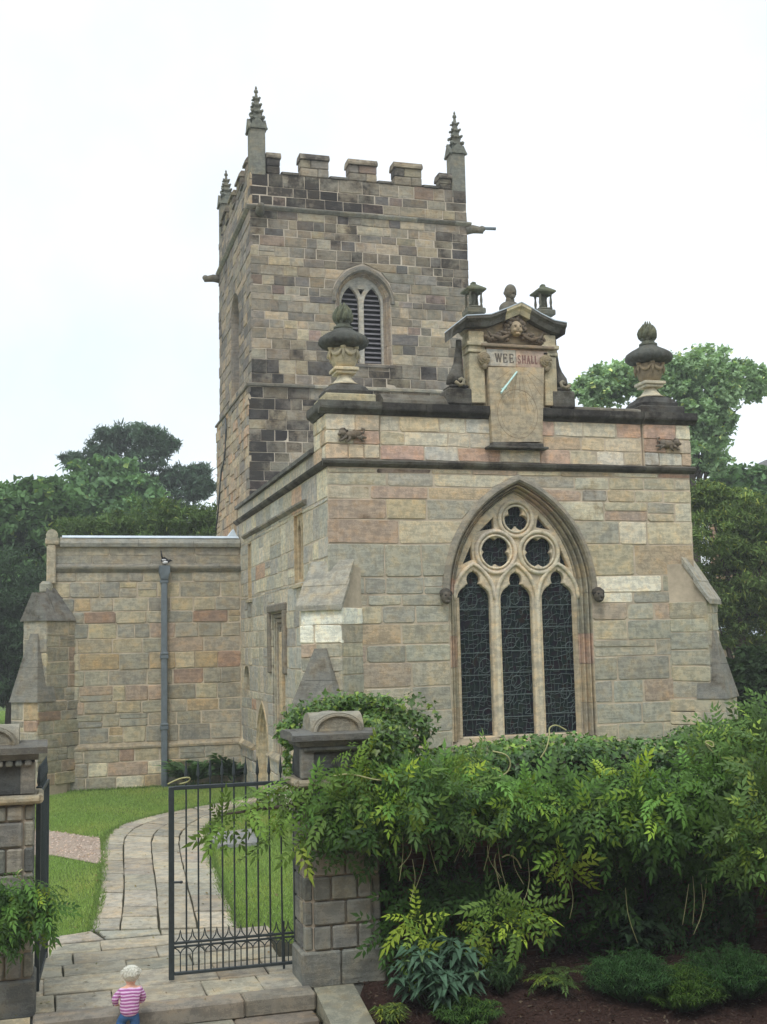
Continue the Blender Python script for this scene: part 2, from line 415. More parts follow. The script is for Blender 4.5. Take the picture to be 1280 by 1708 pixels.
def moulding(mb, path, prof, col=None, close=True):
    """path: [(outer3d, inner3d, outward3d)], prof: [(t, d)]: t across, d along outward"""
    rows = []
    for o, i, nrm in path:
        o, i, nrm = Vector(o), Vector(i), Vector(nrm); rows.append([o.lerp(i, t)+nrm*d for t, d in prof])
    m = len(prof); vs = [p for r in rows for p in r]
    fs = [(a*m+k, a*m+k+1, (a+1)*m+k+1, (a+1)*m+k) for a in range(len(rows)-1) for k in range(m-1)]
    if close: fs += [tuple(range(m)), tuple(range((len(rows)-1)*m, len(rows)*m))[::-1]]
    mb.add(vs, fs, col)
def course_blocks(parent, name, mat, a, b, prof, n_out, lens, colf, zoff=0, gap=.006):
    """a horizontal moulded course from a to b, made of separate blocks; prof [(out, z)] closed behind at -0.03"""
    a, b, nrm = Vector(a), Vector(b), Vector(n_out); L = (b-a).length; d = (b-a).normalized(); t = 0
    while t < L-.01:
        w = min(random.uniform(*lens), L-t)
        if L-t-w < .3*lens[0]: w = L-t
        poly = [a+d*(t+gap/2)+nrm*o+Vector((0, 0, z+random.uniform(-.003, .003))) for o, z in prof]
        m = MB(); m.prism(poly, d*(w-gap), colf()); m.build(name, mat, parent); t += w

exec_order = []
# ================================================================== CHANCEL
FX, SX = (1, 0, 0), (0, 1, 0)
NF, NS = (0, -1, 0), (-1, 0, 0)      # outward from the front wall, from the side wall
W_, L_ = 7.18, 10.28
chancel = thing('church_chancel', 'honey and grey sandstone chancel with large three-light pointed window facing the hedge', 'church', (0, 0, 0))
LOW = [(4, (137, 131, 118)), (4, (128, 124, 114)), (2.4, (149, 137, 117)), (.7, (146, 124, 108)), (.35, (154, 131, 103)), (.15, (134, 104, 90))]
HIGH = [(3.4, (160, 144, 118)), (2.4, (147, 135, 116)), (2, (135, 128, 117)), (1.2, (152, 124, 106)), (.6, (142, 102, 88)), (.8, (162, 139, 107)), (1, (172, 160, 138))]
PAR = [(3.4, (172, 160, 140)), (2, (160, 143, 119)), (1, (160, 122, 104)), (.7, (166, 137, 108)), (.6, (130, 100, 88)), (1.2, (176, 152, 118)), (1.2, (156, 150, 142))]
def pal_front(u, z):
    if 5.23 < u < 5.9 and 4.05 < z < 4.42: return rgba((202, 192, 174), 0)
    t = (z-4.3)/1.6+1.3*field(u, z, .45, 3.1)
    c = pick(HIGH if random.random() < t else LOW)
    s = .26+.16*max(0, field(u, z, .6, 9.0))+(.2*max(0, field(u, z, 1.1, 21))+.08 if z > 5.6 else 0)
    return rgba(tuple(v*1.07 for v in near(c, (145, 138, 121), .72)), s)
def pal_par(u, z):
    c = pick(PAR); s = .3+.3*max(0, field(u, z, 1.2, 5))
    if 1.9 < u < 3.0: s += .2*random.random()
    return rgba(tuple(v*1.06 for v in near(c, (160, 149, 131), .75)), s)
SIDE = [(4, (158, 148, 130)), (3, (148, 142, 132)), (2, (168, 156, 134)), (.5, (164, 132, 108)), (2, (140, 134, 124))]
def pal_side(u, z): return rgba(pick(SIDE), .22+(.1 if random.random() < .2 else 0))

# window geometry
XM, ZS = 3.6, 4.2
OUT = (1.40, 2.05); INN = (1.165, 1.85); HOOD = (1.52, 2.19)
ZB = 1.58
# side openings: (s0, s1, z0, z1)
side_holes = [(2.12, 2.98, 4.56, 5.93), (8.08, 8.62, 4.5, 5.86), (4.05, 5.45, .9, 4.03), (8.45, 9.25, 2.28, 2.88), (6.05, 7.6, -.1, 2.1)]
core = MB()
sheet(core, (0, 0, 0), FX, 0, W_, -.3, 6.5, [(XM-OUT[0], XM+OUT[0], ZB-.15, ZS+OUT[1])])
spandrel(core, (0, 0, 0), FX, XM, OUT[0], ZS, OUT[1], ZS+OUT[1])
sheet(core, (0, 0, 0), SX, 0, L_, -.3, 6.5, side_holes)
core.add([(W_, 0, -.3), (W_, L_, -.3), (W_, L_, 6.9), (W_, 0, 6.9)], [(0, 1, 2, 3)])
core.add([(0, L_, -.3), (W_, L_, -.3), (W_, L_, 6.9), (0, L_, 6.9)], [(0, 1, 2, 3)])
core.build('wall', M['mortar'], chancel, fix=False)
r = MB(); r.box((.3, .3, 6.75), (W_-.3, L_, 6.85)); r.build('roof', M['lead'], chancel)
st = Stones()
def ex_front(z0, z1):
    if z1 <= ZB-.1 or z0 >= ZS+HOOD[1]: return []
    a0, a1 = arch_hw(z0, ZS, HOOD[0]-.02, HOOD[1]-.02), arch_hw(z1, ZS, HOOD[0]-.02, HOOD[1]-.02)
    if z0 < ZS-.2: a0 = a1 = OUT[0]
    return [(XM-a0, XM+a0, XM-a1, XM+a1)]
lay(st, (0, 0, 0), FX, NF, 0, W_, 0.4, 6.46, (.28, .45), (.5, 1.1), pal_front, ex_front, (ZB-.1, 4.0, ZS, ZS+.9, ZS+HOOD[1]-.02), (.004, .018), .011, (.012, .012))
def ex_side(z0, z1):
    return sorted((h[0], h[1], h[0], h[1]) for h in side_holes if z0 < h[3]-.05 and z1 > h[2]+.05)
lay(st, (0, 0, 0), SX, NS, 0.02, L_, 1.02, 6.46, (.3, .46), (.5, 1.0), pal_side, ex_side, sorted({h[3] for h in side_holes if h[3] > 1.1} | {h[2] for h in side_holes if h[2] > 1.1}), (.004, .014), .009)
lay(st, (0, 0, 0), SX, NS, 2.4, L_, 0.0, .93, (.3, .46), (.5, 1.0), pal_side, ex_side, (), (.05, .065), .009)
# parapets
PZ0, PZ1 = 6.61, 7.42
pm = MB(); pm.box((.98, .03, 6.5), (6.2, .45, 7.45)); pm.box((0.0, -.01, 6.5), (.96, 1.0, 7.45)); pm.box((6.22, -.01, 6.5), (W_+.03, 1.0, 7.45)); pm.box((.02, 1.0, 6.5), (.42, L_, 6.9))
pm.build('parapet', M['mortar'], chancel)
lay(st, (0, .03, 0), FX, NF, .98, 6.2, PZ0, PZ1, (.24, .3), (.4, .85), pal_par, None, (), (.004, .016), .007, thin=0)
lay(st, (0, -.01, 0), FX, NF, 0, .96, PZ0, PZ1, (.24, .3), (.35, .6), pal_par, None, (), (.02, .03), .007, (.03, 0), thin=0)
lay(st, (0, -.01, 0), FX, NF, 6.22, W_+.03, PZ0, PZ1, (.24, .3), (.35, .6), pal_par, None, (), (.02, .03), .007, (0, .02), thin=0)
lay(st, (0, 0, 0), SX, NS, 0, 1.0, PZ0, PZ1, (.24, .3), (.35, .6), pal_par, None, (), (.02, .03), .007, (.02, 0), thin=0)
lay(st, (.02, 0, 0), SX, NS, 1.02, L_, PZ0, 6.88, (.27, .3), (.6, 1.0), pal_side, None, (), (.004, .014), .007, thin=0)
# diagonal buttresses
def buttress(root, st, corner, d, w, L1, L2, zt, zd, za, zb, pal, faces=(1, 1, 1), top='shed', white=False, limit_name='buttress', dark=.5):
    cx, cy = corner; d = Vector((d[0], d[1], 0)).normalized(); p = Vector((-d.y, d.x, 0)); c = Vector((cx, cy, 0))
    b = MB()
    def P(l, q, z): return c+d*l+p*q+Vector((0, 0, z))
    # upper stage, lower stage: solid bodies, slightly smaller than the facing stones
    b.prism([P(-.5, -w, -.3), P(L1, -w, -.3), P(L1, -w, zd), P(-.1 if top == 'shed' else L1, -w, zt if top == 'shed' else zd), P(-.5, -w, zt if top == 'shed' else zd)], p*2*w)
    b.prism([P(0, -w-.06, -.3), P(L2, -w-.06, -.3), P(L2, -w-.06, zb), P(0, -w-.06, zb)], p*(2*w+.12))
    bo = b.build('buttress', M['mortar'], root)
    ends = [(c+d*L1-p*w, p, d, 2*w, zb, zd), (c+d*L2-p*(w+.06), p, d, 2*w+.12, .2, zb)]
    w6 = w+.06
    sides = [(c-p*w-d*w, d, -p, L1+w, zb, zd), (c-p*w6-d*w6, d, -p, L2+w6, .2, zb), (c+p*w+d*L1, -d, p, L1+w, zb, zd), (c+p*w6+d*L2, -d, p, L2+w6, .2, zb)]
    def pl(u, z): 
        if white and zd-.62 < z < zd-.02 : return rgba((208, 202, 188) if random.random() < .85 else (150, 140, 124), 0)
        return pal(u, z)
    for (o, u, n, L, a, t) in (ends if faces[0] else [])+(sides[:2] if faces[1] else [])+(sides[2:] if faces[2] else []):
        lay(st, tuple(o), tuple(u), tuple(n), 0, L, a, t, (.26, .36), (.4, .8), pl, None, (zd-.62, zd-.3) if white else (), (.004, .018), .008, (.012, .012))
    dk = lambda: rgba((112, 108, 101), dark-.05)
    if top == 'shed':                   # two sloping weathering slabs, the lower one lapping over
        n = 2
        for k in range(n):
            l0, l1 = -.12+(L1+.12)*k/n, -.12+(L1+.12)*(k+1)/n+.07; z0 = zt+(zd-zt)*k/n; z1 = zt+(zd-zt)*((k+1)/n)-.05
            m = MB(); e = .03+.03*k
            m.prism([P(l0, -w-e, z0+.0), P(l1, -w-e, z1), P(l1, -w-e, z1+.09), P(l0, -w-e, z0+.13)], p*2*(w+e), rgba((138, 132, 121), .3+.1*k))
            m.build('weathering', M['trim'], bo)
    else:                               # saddleback
        for k in range(2):
            l0, l1 = (-.3, L1*.5) if k == 0 else (L1*.5, L1+.06); e = .05+.02*k; zr = zt-.12*k
            m = MB(); m.prism([P(l1, -w-e, zd), P(l1, w+e, zd), P(l1, .05, zr), P(l1, -.05, zr)], -d*(l1-l0-.01), rgba((112, 108, 102), .5))
            m.build('weathering', M['trim'], bo)
    # lower offset: a steep half-hipped slope against the upper stage, in two courses
    w2 = w+.09; L3 = L2+.05; zm = (za+zb)/2+.05
    def ring(t): # t 0 at the bottom, 1 at the top
        return (L3+(L1+.03-L3)*t, w2+(.12-w2)*t)
    for t0, t1 in ((0, .5), (.505, 1)):
        (la, qa), (lb, qb) = ring(t0), ring(t1); za_, zb_ = zb+(za-zb)*t0, zb+(za-zb)*t1; bk = L1-.25
        m = MB(); col = dk()
        m.add([P(bk, -qa, za_), P(la, -qa, za_), P(la, qa, za_), P(bk, qa, za_), P(bk, -qb, zb_), P(lb, -qb, zb_), P(lb, qb, zb_), P(bk, qb, zb_)],
              [(0, 3, 2, 1), (4, 5, 6, 7), (0, 1, 5, 4), (1, 2, 6, 5), (2, 3, 7, 6), (3, 0, 4, 7)], col)
        m.build('offset', M['trim'], bo)
    return bo
buttress(chancel, st, (0.0, 0.0), (-1, -1), .41, .3, .56, 4.68, 3.98, 3.28, 2.2, pal_front, (1, 0, 1), 'shed', True)
buttress(chancel, st, (W_, 0.0), (1, -1), .41, .3, .56, 4.72, 4.0, 3.45, 2.2, pal_front, (1, 1, 0), 'shed', False)
st.finish(chancel, M['stone'])
# string course and cornice, block by block
def tone(base, a=.85, b=1.15):
    k = random.uniform(a, b); return tuple(v*k for v in base)
def tcol(base=(88, 84, 78), s=.6): return lambda: rgba(tone(base), s)
SPROF = [(-.03, 6.47), (.03, 6.47), (.1, 6.52), (.115, 6.565), (.06, 6.6), (-.03, 6.62)]
course_blocks(chancel, 'string_course', M['trim'], (-.1, 0, 0), (W_+.1, 0, 0), SPROF, NF, (.9, 2.2), tcol((94, 89, 80), .55))
course_blocks(chancel, 'string_course', M['trim'], (0, L_, 0), (0, .0, 0), SPROF, NS, (.9, 2.2), tcol((94, 89, 80), .55))
CPROF = [(-.03, 7.42), (.03, 7.42), (.05, 7.45), (.12, 7.5), (.13, 7.53), (.13, 7.64), (-.03, 7.66)]
course_blocks(chancel, 'cornice', M['trim'], (-.02+.98, .03, 0), (6.22, .03, 0), CPROF, NF, (.7, 1.3), tcol())
course_blocks(chancel, 'cornice', M['trim'], (-.16, -.02, 0), (.99, -.02, 0), CPROF, NF, (2, 2), tcol((90, 88, 82), .53))
course_blocks(chancel, 'cornice', M['trim'], (6.2, -.02, 0), (W_+.16, -.02, 0), CPROF, NF, (2, 2), tcol())
course_blocks(chancel, 'cornice', M['trim'], (-.02, 1.0, 0), (-.02, -.02, 0), CPROF, NS, (2, 2), tcol((90, 88, 82), .53))
# side parapet coping, upper copings on the front
course_blocks(chancel, 'coping', M['trim'], (.02, L_, 0), (.02, 1.02, 0), [(-.45, 6.88), (.09, 6.88), (.09, 6.96), (-.1, 7.06), (-.45, 7.0)], NS, (.7, 1.3), tcol((92, 90, 84), .5))
course_blocks(chancel, 'coping', M['trim'], (1.05, .0, 0), (2.55, .0, 0), [(-.5, 7.63), (.02, 7.64), (.0, 7.72), (-.2, 7.86), (-.5, 7.88)], NF, (.5, .8), tcol((104, 98, 88), .5))
course_blocks(chancel, 'coping', M['trim'], (4.6, .0, 0), (6.2, .0, 0), [(-.5, 7.63), (.02, 7.64), (.0, 7.7), (-.2, 7.76), (-.5, 7.78)], NF, (.5, .8), tcol((104, 98, 88), .5))
# hood over the side windows and plinth string
course_blocks(chancel, 'hood_mould', M['trim'], (0, 9.1, 0), (0, 1.75, 0), [(-.03, 6.0), (.03, 6.0), (.09, 6.05), (.09, 6.09), (-.03, 6.13)], NS, (.9, 1.5), tcol((112, 106, 96), .35))
for a, b in ((L_, 7.75), (5.95, 1.2)):
    course_blocks(chancel, 'plinth_course', M['trim'], (0, a, 0), (0, b, 0), [(-.03, .92), (.1, .92), (.1, .97), (-.0, 1.06), (-.03, 1.06)], NS, (.9, 1.6), tcol((150, 138, 118), .15))
# carved beasts on the pedestals
for x, e in ((.42, 1), (6.72, -1)):
    m = MB(); z0 = 7.03; k = random.Random(int(x*10)); c = rgba((100, 90, 79), .42)
    m.blob((x, -.07, z0), (.15, .07, .075), c, 12, 8); m.blob((x-e*.16, -.09, z0+.03), (.07, .07, .07), c, 10, 8); m.blob((x-e*.22, -.11, z0+.005), (.035, .04, .03), c); m.blob((x+e*.12, -.08, z0+.02), (.08, .06, .07), c, 10, 7)
    for i in range(10): a = k.uniform(.6, 5.6); m.blob((x-e*(.14+.07*math.cos(a)), -.09, z0+.03+.07*math.sin(a)), (.03, .04, .03), c, 6, 5)
    for dx, tx, tz in ((-.1, -.19, -.1), (-.03, -.07, -.12), (.1, .2, -.1), (.15, .24, -.04)): m.tube([(x+e*dx, -.09, z0-.02), (x+e*(dx+tx)/2+e*.02, -.12, z0-.03+tz*.3), (x+e*tx, -.09, z0+tz), (x+e*(tx+(.04 if tx > 0 else -.04)), -.08, z0+tz-.005)], [.034, .028, .02, .016], 6, c)
    m.tube([(x+e*.16, -.08, z0+.03), (x+e*.23, -.09, z0+.05), (x+e*.25, -.09, z0+.11), (x+e*.19, -.08, z0+.12)], [.022, .018, .016, .02], 6, c)
    m.build('carved_beast', M['carved'], chancel, True)

# ---------------- great window
def seglist(path, n0=0):
    return path
def jamb_stones(root, name, xm, inn, outr, zs, zb, s0, s1, prof, colf, mat, zstep=.62, arcn=9):
    """moulded jamb and arch stones, each block its own piece"""
    def pts(a, h, n): return arch_path(xm, a, zs, h, None, n)
    n = arcn*3; po, pi = pts(outr[0], outr[1], n), pts(inn[0], inn[1], n)
    nrm = (0, -1, 0)
    def block(pairs):
        m = MB(); moulding(m, [((o[0], s1, o[1]), (i[0], s1, i[1]), nrm) for o, i in pairs], prof, colf()); m.build(name, mat, root, fix=True)
    for k in range(0, len(po)-1, 3):
        seg = list(zip(po[k:k+4], pi[k:k+4]))
        def sh(p, q, t): return (p[0]+(q[0]-p[0])*t, p[1]+(q[1]-p[1])*t)
        g = .025; a, b = seg[0], seg[1]; seg[0] = (sh(a[0], b[0], g), sh(a[1], b[1], g))
        a, b = seg[-1], seg[-2]; seg[-1] = (sh(a[0], b[0], g), sh(a[1], b[1], g)); block(seg)
    z = zb
    while z < zs-.05:
        h = min(zstep*random.uniform(.8, 1.2), zs-z)
        if zs-z-h < .25: h = zs-z
        for sg in (-1, 1):
            block([((xm+sg*outr[0], z+.004), (xm+sg*inn[0], z+.004)), ((xm+sg*outr[0], z+h-.004), (xm+sg*inn[0], z+h-.004))])
        z += h
JC = lambda: rgba(pick([(3, (150, 132, 108)), (2, (140, 128, 110)), (1.5, (152, 124, 106)), (1, (128, 120, 106))]), .22)
def profile(s0, s1):       # t across from outside in, d outward from plane s1
    D = s1-s0
    return [(0, -.02), (0, D+.005), (.1, D+.012), (.12, D-.07), (.16, D-.09), (.2, D-.03), (.27, D-.005), (.34, D-.02), (.37, D-.13), (.42, D*.42), (.47, D*.6), (.54, D*.66), (.61, D*.58), (.64, D*.3), (.7, D*.2), (.76, D*.34), (.84, D*.32), (.87, .07), (.93, .05), (1.0, .05), (1.0, -.02)]
win = MB()
wf = struct  # readability
great = bpy.data.objects.new('great_window', None); C.objects.link(great); great.parent = chancel; great.location = (XM, 0, ZB)
jamb_stones(great, 'jamb_stone', XM, INN, OUT, ZS, ZB, 0, .3, profile(0, .3), JC, M['carved'])
# hood mould with two carved head stops
hp_o, hp_i = arch_path(XM, HOOD[0], ZS, HOOD[1], None, 21), arch_path(XM, OUT[0]-.01, ZS, OUT[1]-.01, None, 21)
for k in range(0, len(hp_o)-1, 3):
    m = MB(); moulding(m, [((o[0], 0, o[1]), (i[0], 0, i[1]), (0, -1, 0)) for o, i in zip(hp_o[k:k+4], hp_i[k:k+4])],
                       [(0, -.03), (0, .03), (.35, .085), (.7, .1), (.95, .07), (1.0, .0), (1.0, -.03)], rgba((124, 116, 104), .34)); m.build('hood_mould', M['carved'], great)
for sg in (-1, 1):
    m = MB(); x = XM+sg*1.49; z = 4.14
    m.blob((x, -.13, z), (.1, .11, .13), rgba((96, 88, 78), .5), 12, 9); m.blob((x, -.23, z-.01), (.025, .03, .035), rgba((90, 84, 76), .5))
    m.blob((x, -.2, z-.08), (.05, .04, .03), rgba((90, 84, 76), .5)); m.blob((x, -.1, z+.06), (.12, .11, .09), rgba((84, 78, 70), .55), 12, 8, .12)
    for e in (-1, 1): m.blob((x+e*.045, -.215, z+.03), (.02, .02, .016), rgba((60, 56, 52), .6))
    m.build('head_stop', M['carved'], great, True)
# sill
m = MB(); m.prism([(XM-OUT[0]-.05, -.06, ZB-.17), (XM-OUT[0]-.05, -.06, ZB-.08), (XM-OUT[0]-.05, .3, ZB+.06), (XM-OUT[0]-.05, .4, ZB+.06), (XM-OUT[0]-.05, .4, ZB-.17)], (2*OUT[0]+.1, 0, 0), rgba((138, 126, 108), .25)); m.build('sill', M['carved'], great)
# tracery
SP = .3
LIGHTS = [(2.445, 3.085), (3.29, 3.905), (4.11, 4.755)]
def light_outline(x0, x1, zb, zs):
    w = x1-x0; xm = (x0+x1)/2; P = [(x0, zb), (x0, zs)]
    for k in range(1, 8):
        a = R(180-80*k/7); P.append((x0+.37*w+.37*w*math.cos(a), zs+.4*w*math.sin(a)))
    P[-1] = (x0+.27*w, zs+.42*w)
    up = []
    for k in range(8):
        a = R(215-115*k/7); up.append((xm+.2*w*math.cos(a), zs+.58*w+.22*w*math.sin(a)))
    up.append((xm, zs+.84*w)); P += up
    Rr = [(2*xm-x, z) for x, z in P[:-1]][::-1]
    return P+Rr
def foil(cx, cz, n, d, rho, ph, m=72):
    P = []
    for k in range(m):
        t = 2*math.pi*k/m; best = 0
        for j in range(n):
            D = t-ph-2*math.pi*j/n; s2 = rho*rho-(d*math.sin(D))**2
            if s2 >= 0: best = max(best, d*math.cos(D)+math.sqrt(s2))
        P.append((cx+best*math.cos(t), cz+best*math.sin(t)))
    return P
C1, C2, C3 = (3.215, 4.975), (4.075, 4.97), (3.635, 5.59)
holes = [light_outline(a, b, ZB+.05, 4.1) for a, b in LIGHTS]
holes += [foil(*C1, 4, .16, .158, R(45)), foil(*C2, 4, .16, .158, R(45)), foil(*C3, 3, .145, .138, R(90))]
for poly in ([(821, 864), (799, 886), (822, 882)], [(896, 862), (893, 880), (914, 884)], [(784, 911), (771, 941), (787, 934)], [(932, 915), (947, 947), (933, 940)]):
    holes.append([fr(x, y, SP) for x, y in poly])
outer = arch_path(XM, INN[0]+.05, ZS, INN[1]+.06, ZB, 16)
vs, fs = curve_plate(outer, holes, .055, .03)
m = MB(); m.add([(x, SP+.02-z, y) for x, y, z in vs], fs, rgba((180, 164, 142), .12)); m.build('tracery', M['carved'], great)
def ring_tube(name, pts, r, closed=True):
    p = [(x, SP-.075, z) for x, z in pts]
    if closed: p = p+[p[0], p[1]]
    m = MB(); m.tube(p, r, 8, rgba(pick([(2, (184, 168, 146)), (1, (174, 160, 140))]), .12), cap=not closed); m.build(name, M['carved'], great, True)
for (cx, cz), rr in ((C1, .385), (C2, .385), (C3, .33)):
    ring_tube('tracery_ring', [(cx+rr*math.cos(2*math.pi*k/32), cz+rr*math.sin(2*math.pi*k/32)) for k in range(32)], .042)
    ring_tube('tracery_fillet', [(cx+(rr-.08)*math.cos(2*math.pi*k/32), cz+(rr-.08)*math.sin(2*math.pi*k/32)) for k in range(32)], .022)
for x0, x1 in LIGHTS:
    xm, w = (x0+x1)/2, (x1-x0)/2+.085
    ring_tube('tracery_arch', arch_path(xm, w, 4.1, .66, None, 9), .04, False)
for x in (3.19, 4.0025):
    m = MB(); m.prism([(x-.085, SP-.03, ZB+.04), (x-.03, SP-.12, ZB+.04), (x+.03, SP-.12, ZB+.04), (x+.085, SP-.03, ZB+.04)], (0, 0, 4.16-ZB-.04), rgba((182, 168, 148), .1))
    m.build('mullion', M['carved'], great)
for sg in (-1, 1):
    x = XM+sg*(INN[0]+.0); m = MB(); m.prism([(x-.05, SP-.03, ZB+.04), (x-.02, SP-.09, ZB+.04), (x+.03, SP-.09, ZB+.04), (x+.05, SP-.03, ZB+.04)], (0, 0, ZS-ZB-.1), rgba((160, 144, 122), .16)); m.build('mullion', M['carved'], great)
# stained glass, seen from outside: near-black panes, lead cames and saddle bars
def glass_material(name='stained_glass'):
    m, n, b = nodes(name); p = pos(n)
    mp = n.nodes.new('ShaderNodeMapping'); mp.inputs['Scale'].default_value = (1, .2, 1); n.links.new(p, mp.inputs['Vector'])
    v = n.nodes.new('ShaderNodeTexVoronoi'); v.inputs['Scale'].default_value = 13; n.links.new(mp.outputs[0], v.inputs['Vector'])
    c = ramp(n, mth(n, 'FRACT', mth(n, 'MULTIPLY', v.outputs['Color'], 1.0)), [(0, (.005, .009, .01)), (.3, (.009, .022, .019)), (.5, (.018, .01, .018)), (.65, (.008, .014, .022)), (.8, (.02, .034, .024)), (.97, (.03, .01, .01))])
    n.links.new(c, b.inputs['Base Color']); b.inputs['Roughness'].default_value = .4; b.inputs['Specular IOR Level'].default_value = .16
    bump(n, b, v.outputs['Color'], .004, .5); return m
M['glass'] = glass_material()
M['came'] = plain('lead_came', lin((88, 100, 98)), .6, .3, 18, .0, 0, .4)
def cames(x0, x1, z0, z1, seed, s=.345):
    k = random.Random(seed); m = MB(); nx = max(3, int((x1-x0)/.075)); nz = max(3, int((z1-z0)/.085)); P = {}
    for i in range(nx+1):
        for j in range(nz+1):
            P[i, j] = (x0+(x1-x0)*(i+(k.uniform(-.3, .3) if 0 < i < nx else 0))/nx, z0+(z1-z0)*(j+k.uniform(-.3, .3))/nz)
    def seg(a, b, w=.0042):
        d = Vector((b[0]-a[0], 0, b[1]-a[1]));
        if d.length < 1e-4: return
        q = Vector((-d.z, 0, d.x)).normalized()*w; A, B = Vector((a[0], s, a[1])), Vector((b[0], s, b[1])); o = Vector((0, -.012, 0))
        m.add([A-q, B-q, B+o, A+o], [(0, 1, 2, 3)]); m.add([A+o, B+o, B+q, A+q], [(0, 1, 2, 3)])
    for (i, j), a in P.items():
        if (i+1, j) in P and k.random() < .72: seg(a, P[i+1, j])
        if (i, j+1) in P and k.random() < .84: seg(a, P[i, j+1])
        if k.random() < .12 and (i+1, j+1) in P: seg(a, P[i+1, j+1])
    for t in range(5):      # haloes and medallions
        cx, cz, rr = k.uniform(x0+.15, x1-.15), k.uniform(z0+.3, z1-.3), k.uniform(.06, .12)
        c = [(cx+rr*math.cos(a*.5236), cz+rr*1.15*math.sin(a*.5236)) for a in range(13)]
        for a, b in zip(c, c[1:]): seg(a, b, .007)
    return m
for n_, (x0, x1) in enumerate(LIGHTS):
    a, b = x0-.08, x1+.08
    m = MB(); m.box((a, .35, ZB), (b, .37, 4.72)); m.build('stained_glass', M['glass'], great)
    o = cames(a, b, ZB, 4.68, 30+n_).build('lead_cames', M['came'], great, fix=False); o['kind'] = 'stuff'
    z = ZB+.35+.03*n_
    while z < 4.5:
        m = MB(); m.tube([(a, .335, z), (b, .335, z)], .0075, 5); m.build('saddle_bar', M['came'], great); z += .4
m = MB(); m.box((XM-1.1, .352, 4.722), (XM+1.1, .372, 6.0)); m.build('stained_glass', M['glass'], great)
o = cames(XM-1.1, XM+1.1, 4.72, 6.0, 44).build('lead_cames', M['came'], great, fix=False); o['kind'] = 'stuff'

# ---------------- side wall openings
def side_window(s0, s1, z0, z1, lights, cusp=True, deep=.22, col=(154, 136, 110)):
    w = bpy.data.objects.new('side_window', None); C.objects.link(w); w.parent = chancel; w.location = (0, (s0+s1)/2, z0)
    sm = (s0+s1)/2; n = lights; holes = []; mu = .07; fw = .1; span = (s1-s0-2*fw-(n-1)*mu)/n
    for k in range(n):
        a = s0+fw+k*(span+mu); holes.append(light_outline(a, a+span, z0+.08, z1-.12-.8*span) if cusp else [(a, z0+.08), (a, z1-.1), (a+span, z1-.1), (a+span, z0+.08)])
    vs, fs = curve_plate([(s0-.01, z0-.01), (s0-.01, z1+.01), (s1+.01, z1+.01), (s1+.01, z0-.01)], holes, .05, .02)
    m = MB(); m.add([(deep*.55+z, x, y) for x, y, z in vs], fs, rgba(col, .12)); m.build('tracery', M['carved'], w)
    m = MB()
    for a, b in (((-.004, s0-.005), (deep, s0+.03)), ((-.004, s1-.03), (deep, s1+.005))): m.box((a[0], a[1], z0), (b[0], b[1], z1), rgba(col, .12))
    m.box((-.004, s0, z1-.03), (deep, s1, z1+.005), rgba(col, .12)); m.build('frame', M['carved'], w)
    m = MB(); m.prism([(-.06, s0-.06, z0-.1), (-.06, s0-.06, z0-.04), (deep, s0-.06, z0+.05), (deep, s0-.06, z0-.1)], (0, s1-s0+.12, 0), rgba((150, 138, 116), .15)); m.build('sill', M['carved'], w)
    m = MB(); m.box((deep, s0, z0), (deep+.03, s1, z1)); m.build('pane', M['glass'], w)
side_window(*side_holes[0], 2); side_window(*side_holes[1], 2)
# tall blocked window under a square label
s0, s1, z0, z1 = side_holes[2]
w = bpy.data.objects.new('blocked_window', None); C.objects.link(w); w.parent = chancel; w.location = (0, (s0+s1)/2, z0)
m = MB(); m.box((.16, s0, z0), (.3, s1, z1), rgba((156, 136, 108), .12)); m.build('blocking', M['carved'], w)
for k in range(4):
    for a in (s0+.05+k*.13, s1-.05-k*.13):
        m = MB(); m.bbox((.02+.03*k, a-.045, z0), (.2, a+.045, z1-.1*k), .015, rgba(pick([(1, (150, 138, 118)), (1, (136, 126, 110))]), .2)); m.build('jamb_shaft', M['carved'], w)
for k in range(3):
    m = MB(); m.bbox((.02+.04*k, s0+.03+.13*k, z1-.1-.1*k), (.2, s1-.03-.13*k, z1-.01-.1*k), .015, rgba((112, 104, 94), .35)); m.build('lintel', M['carved'], w)
m = MB(); m.bbox((-.09, s0-.24, z1+.02), (.02, s1+.24, z1+.2), .03, rgba((104, 98, 90), .42)); m.bbox((-.085, s1+.06, 2.75), (.02, s1+.24, z1+.05), .03, rgba((112, 104, 94), .38)); m.bbox((-.085, s0-.24, 2.75), (.02, s0-.06, z1+.05), .03, rgba((112, 104, 94), .38)); m.build('label_mould', M['carved'], w)
m = MB(); m.bbox((-.01, 4.5, 1.9), (.2, 4.72, z1-.4), .03, rgba((156, 138, 112), .15)); m.blob((.08, 4.35, 3.1), (.1, .16, .35), rgba((120, 118, 116), .3)); m.build('statue_niche', M['carved'], w)
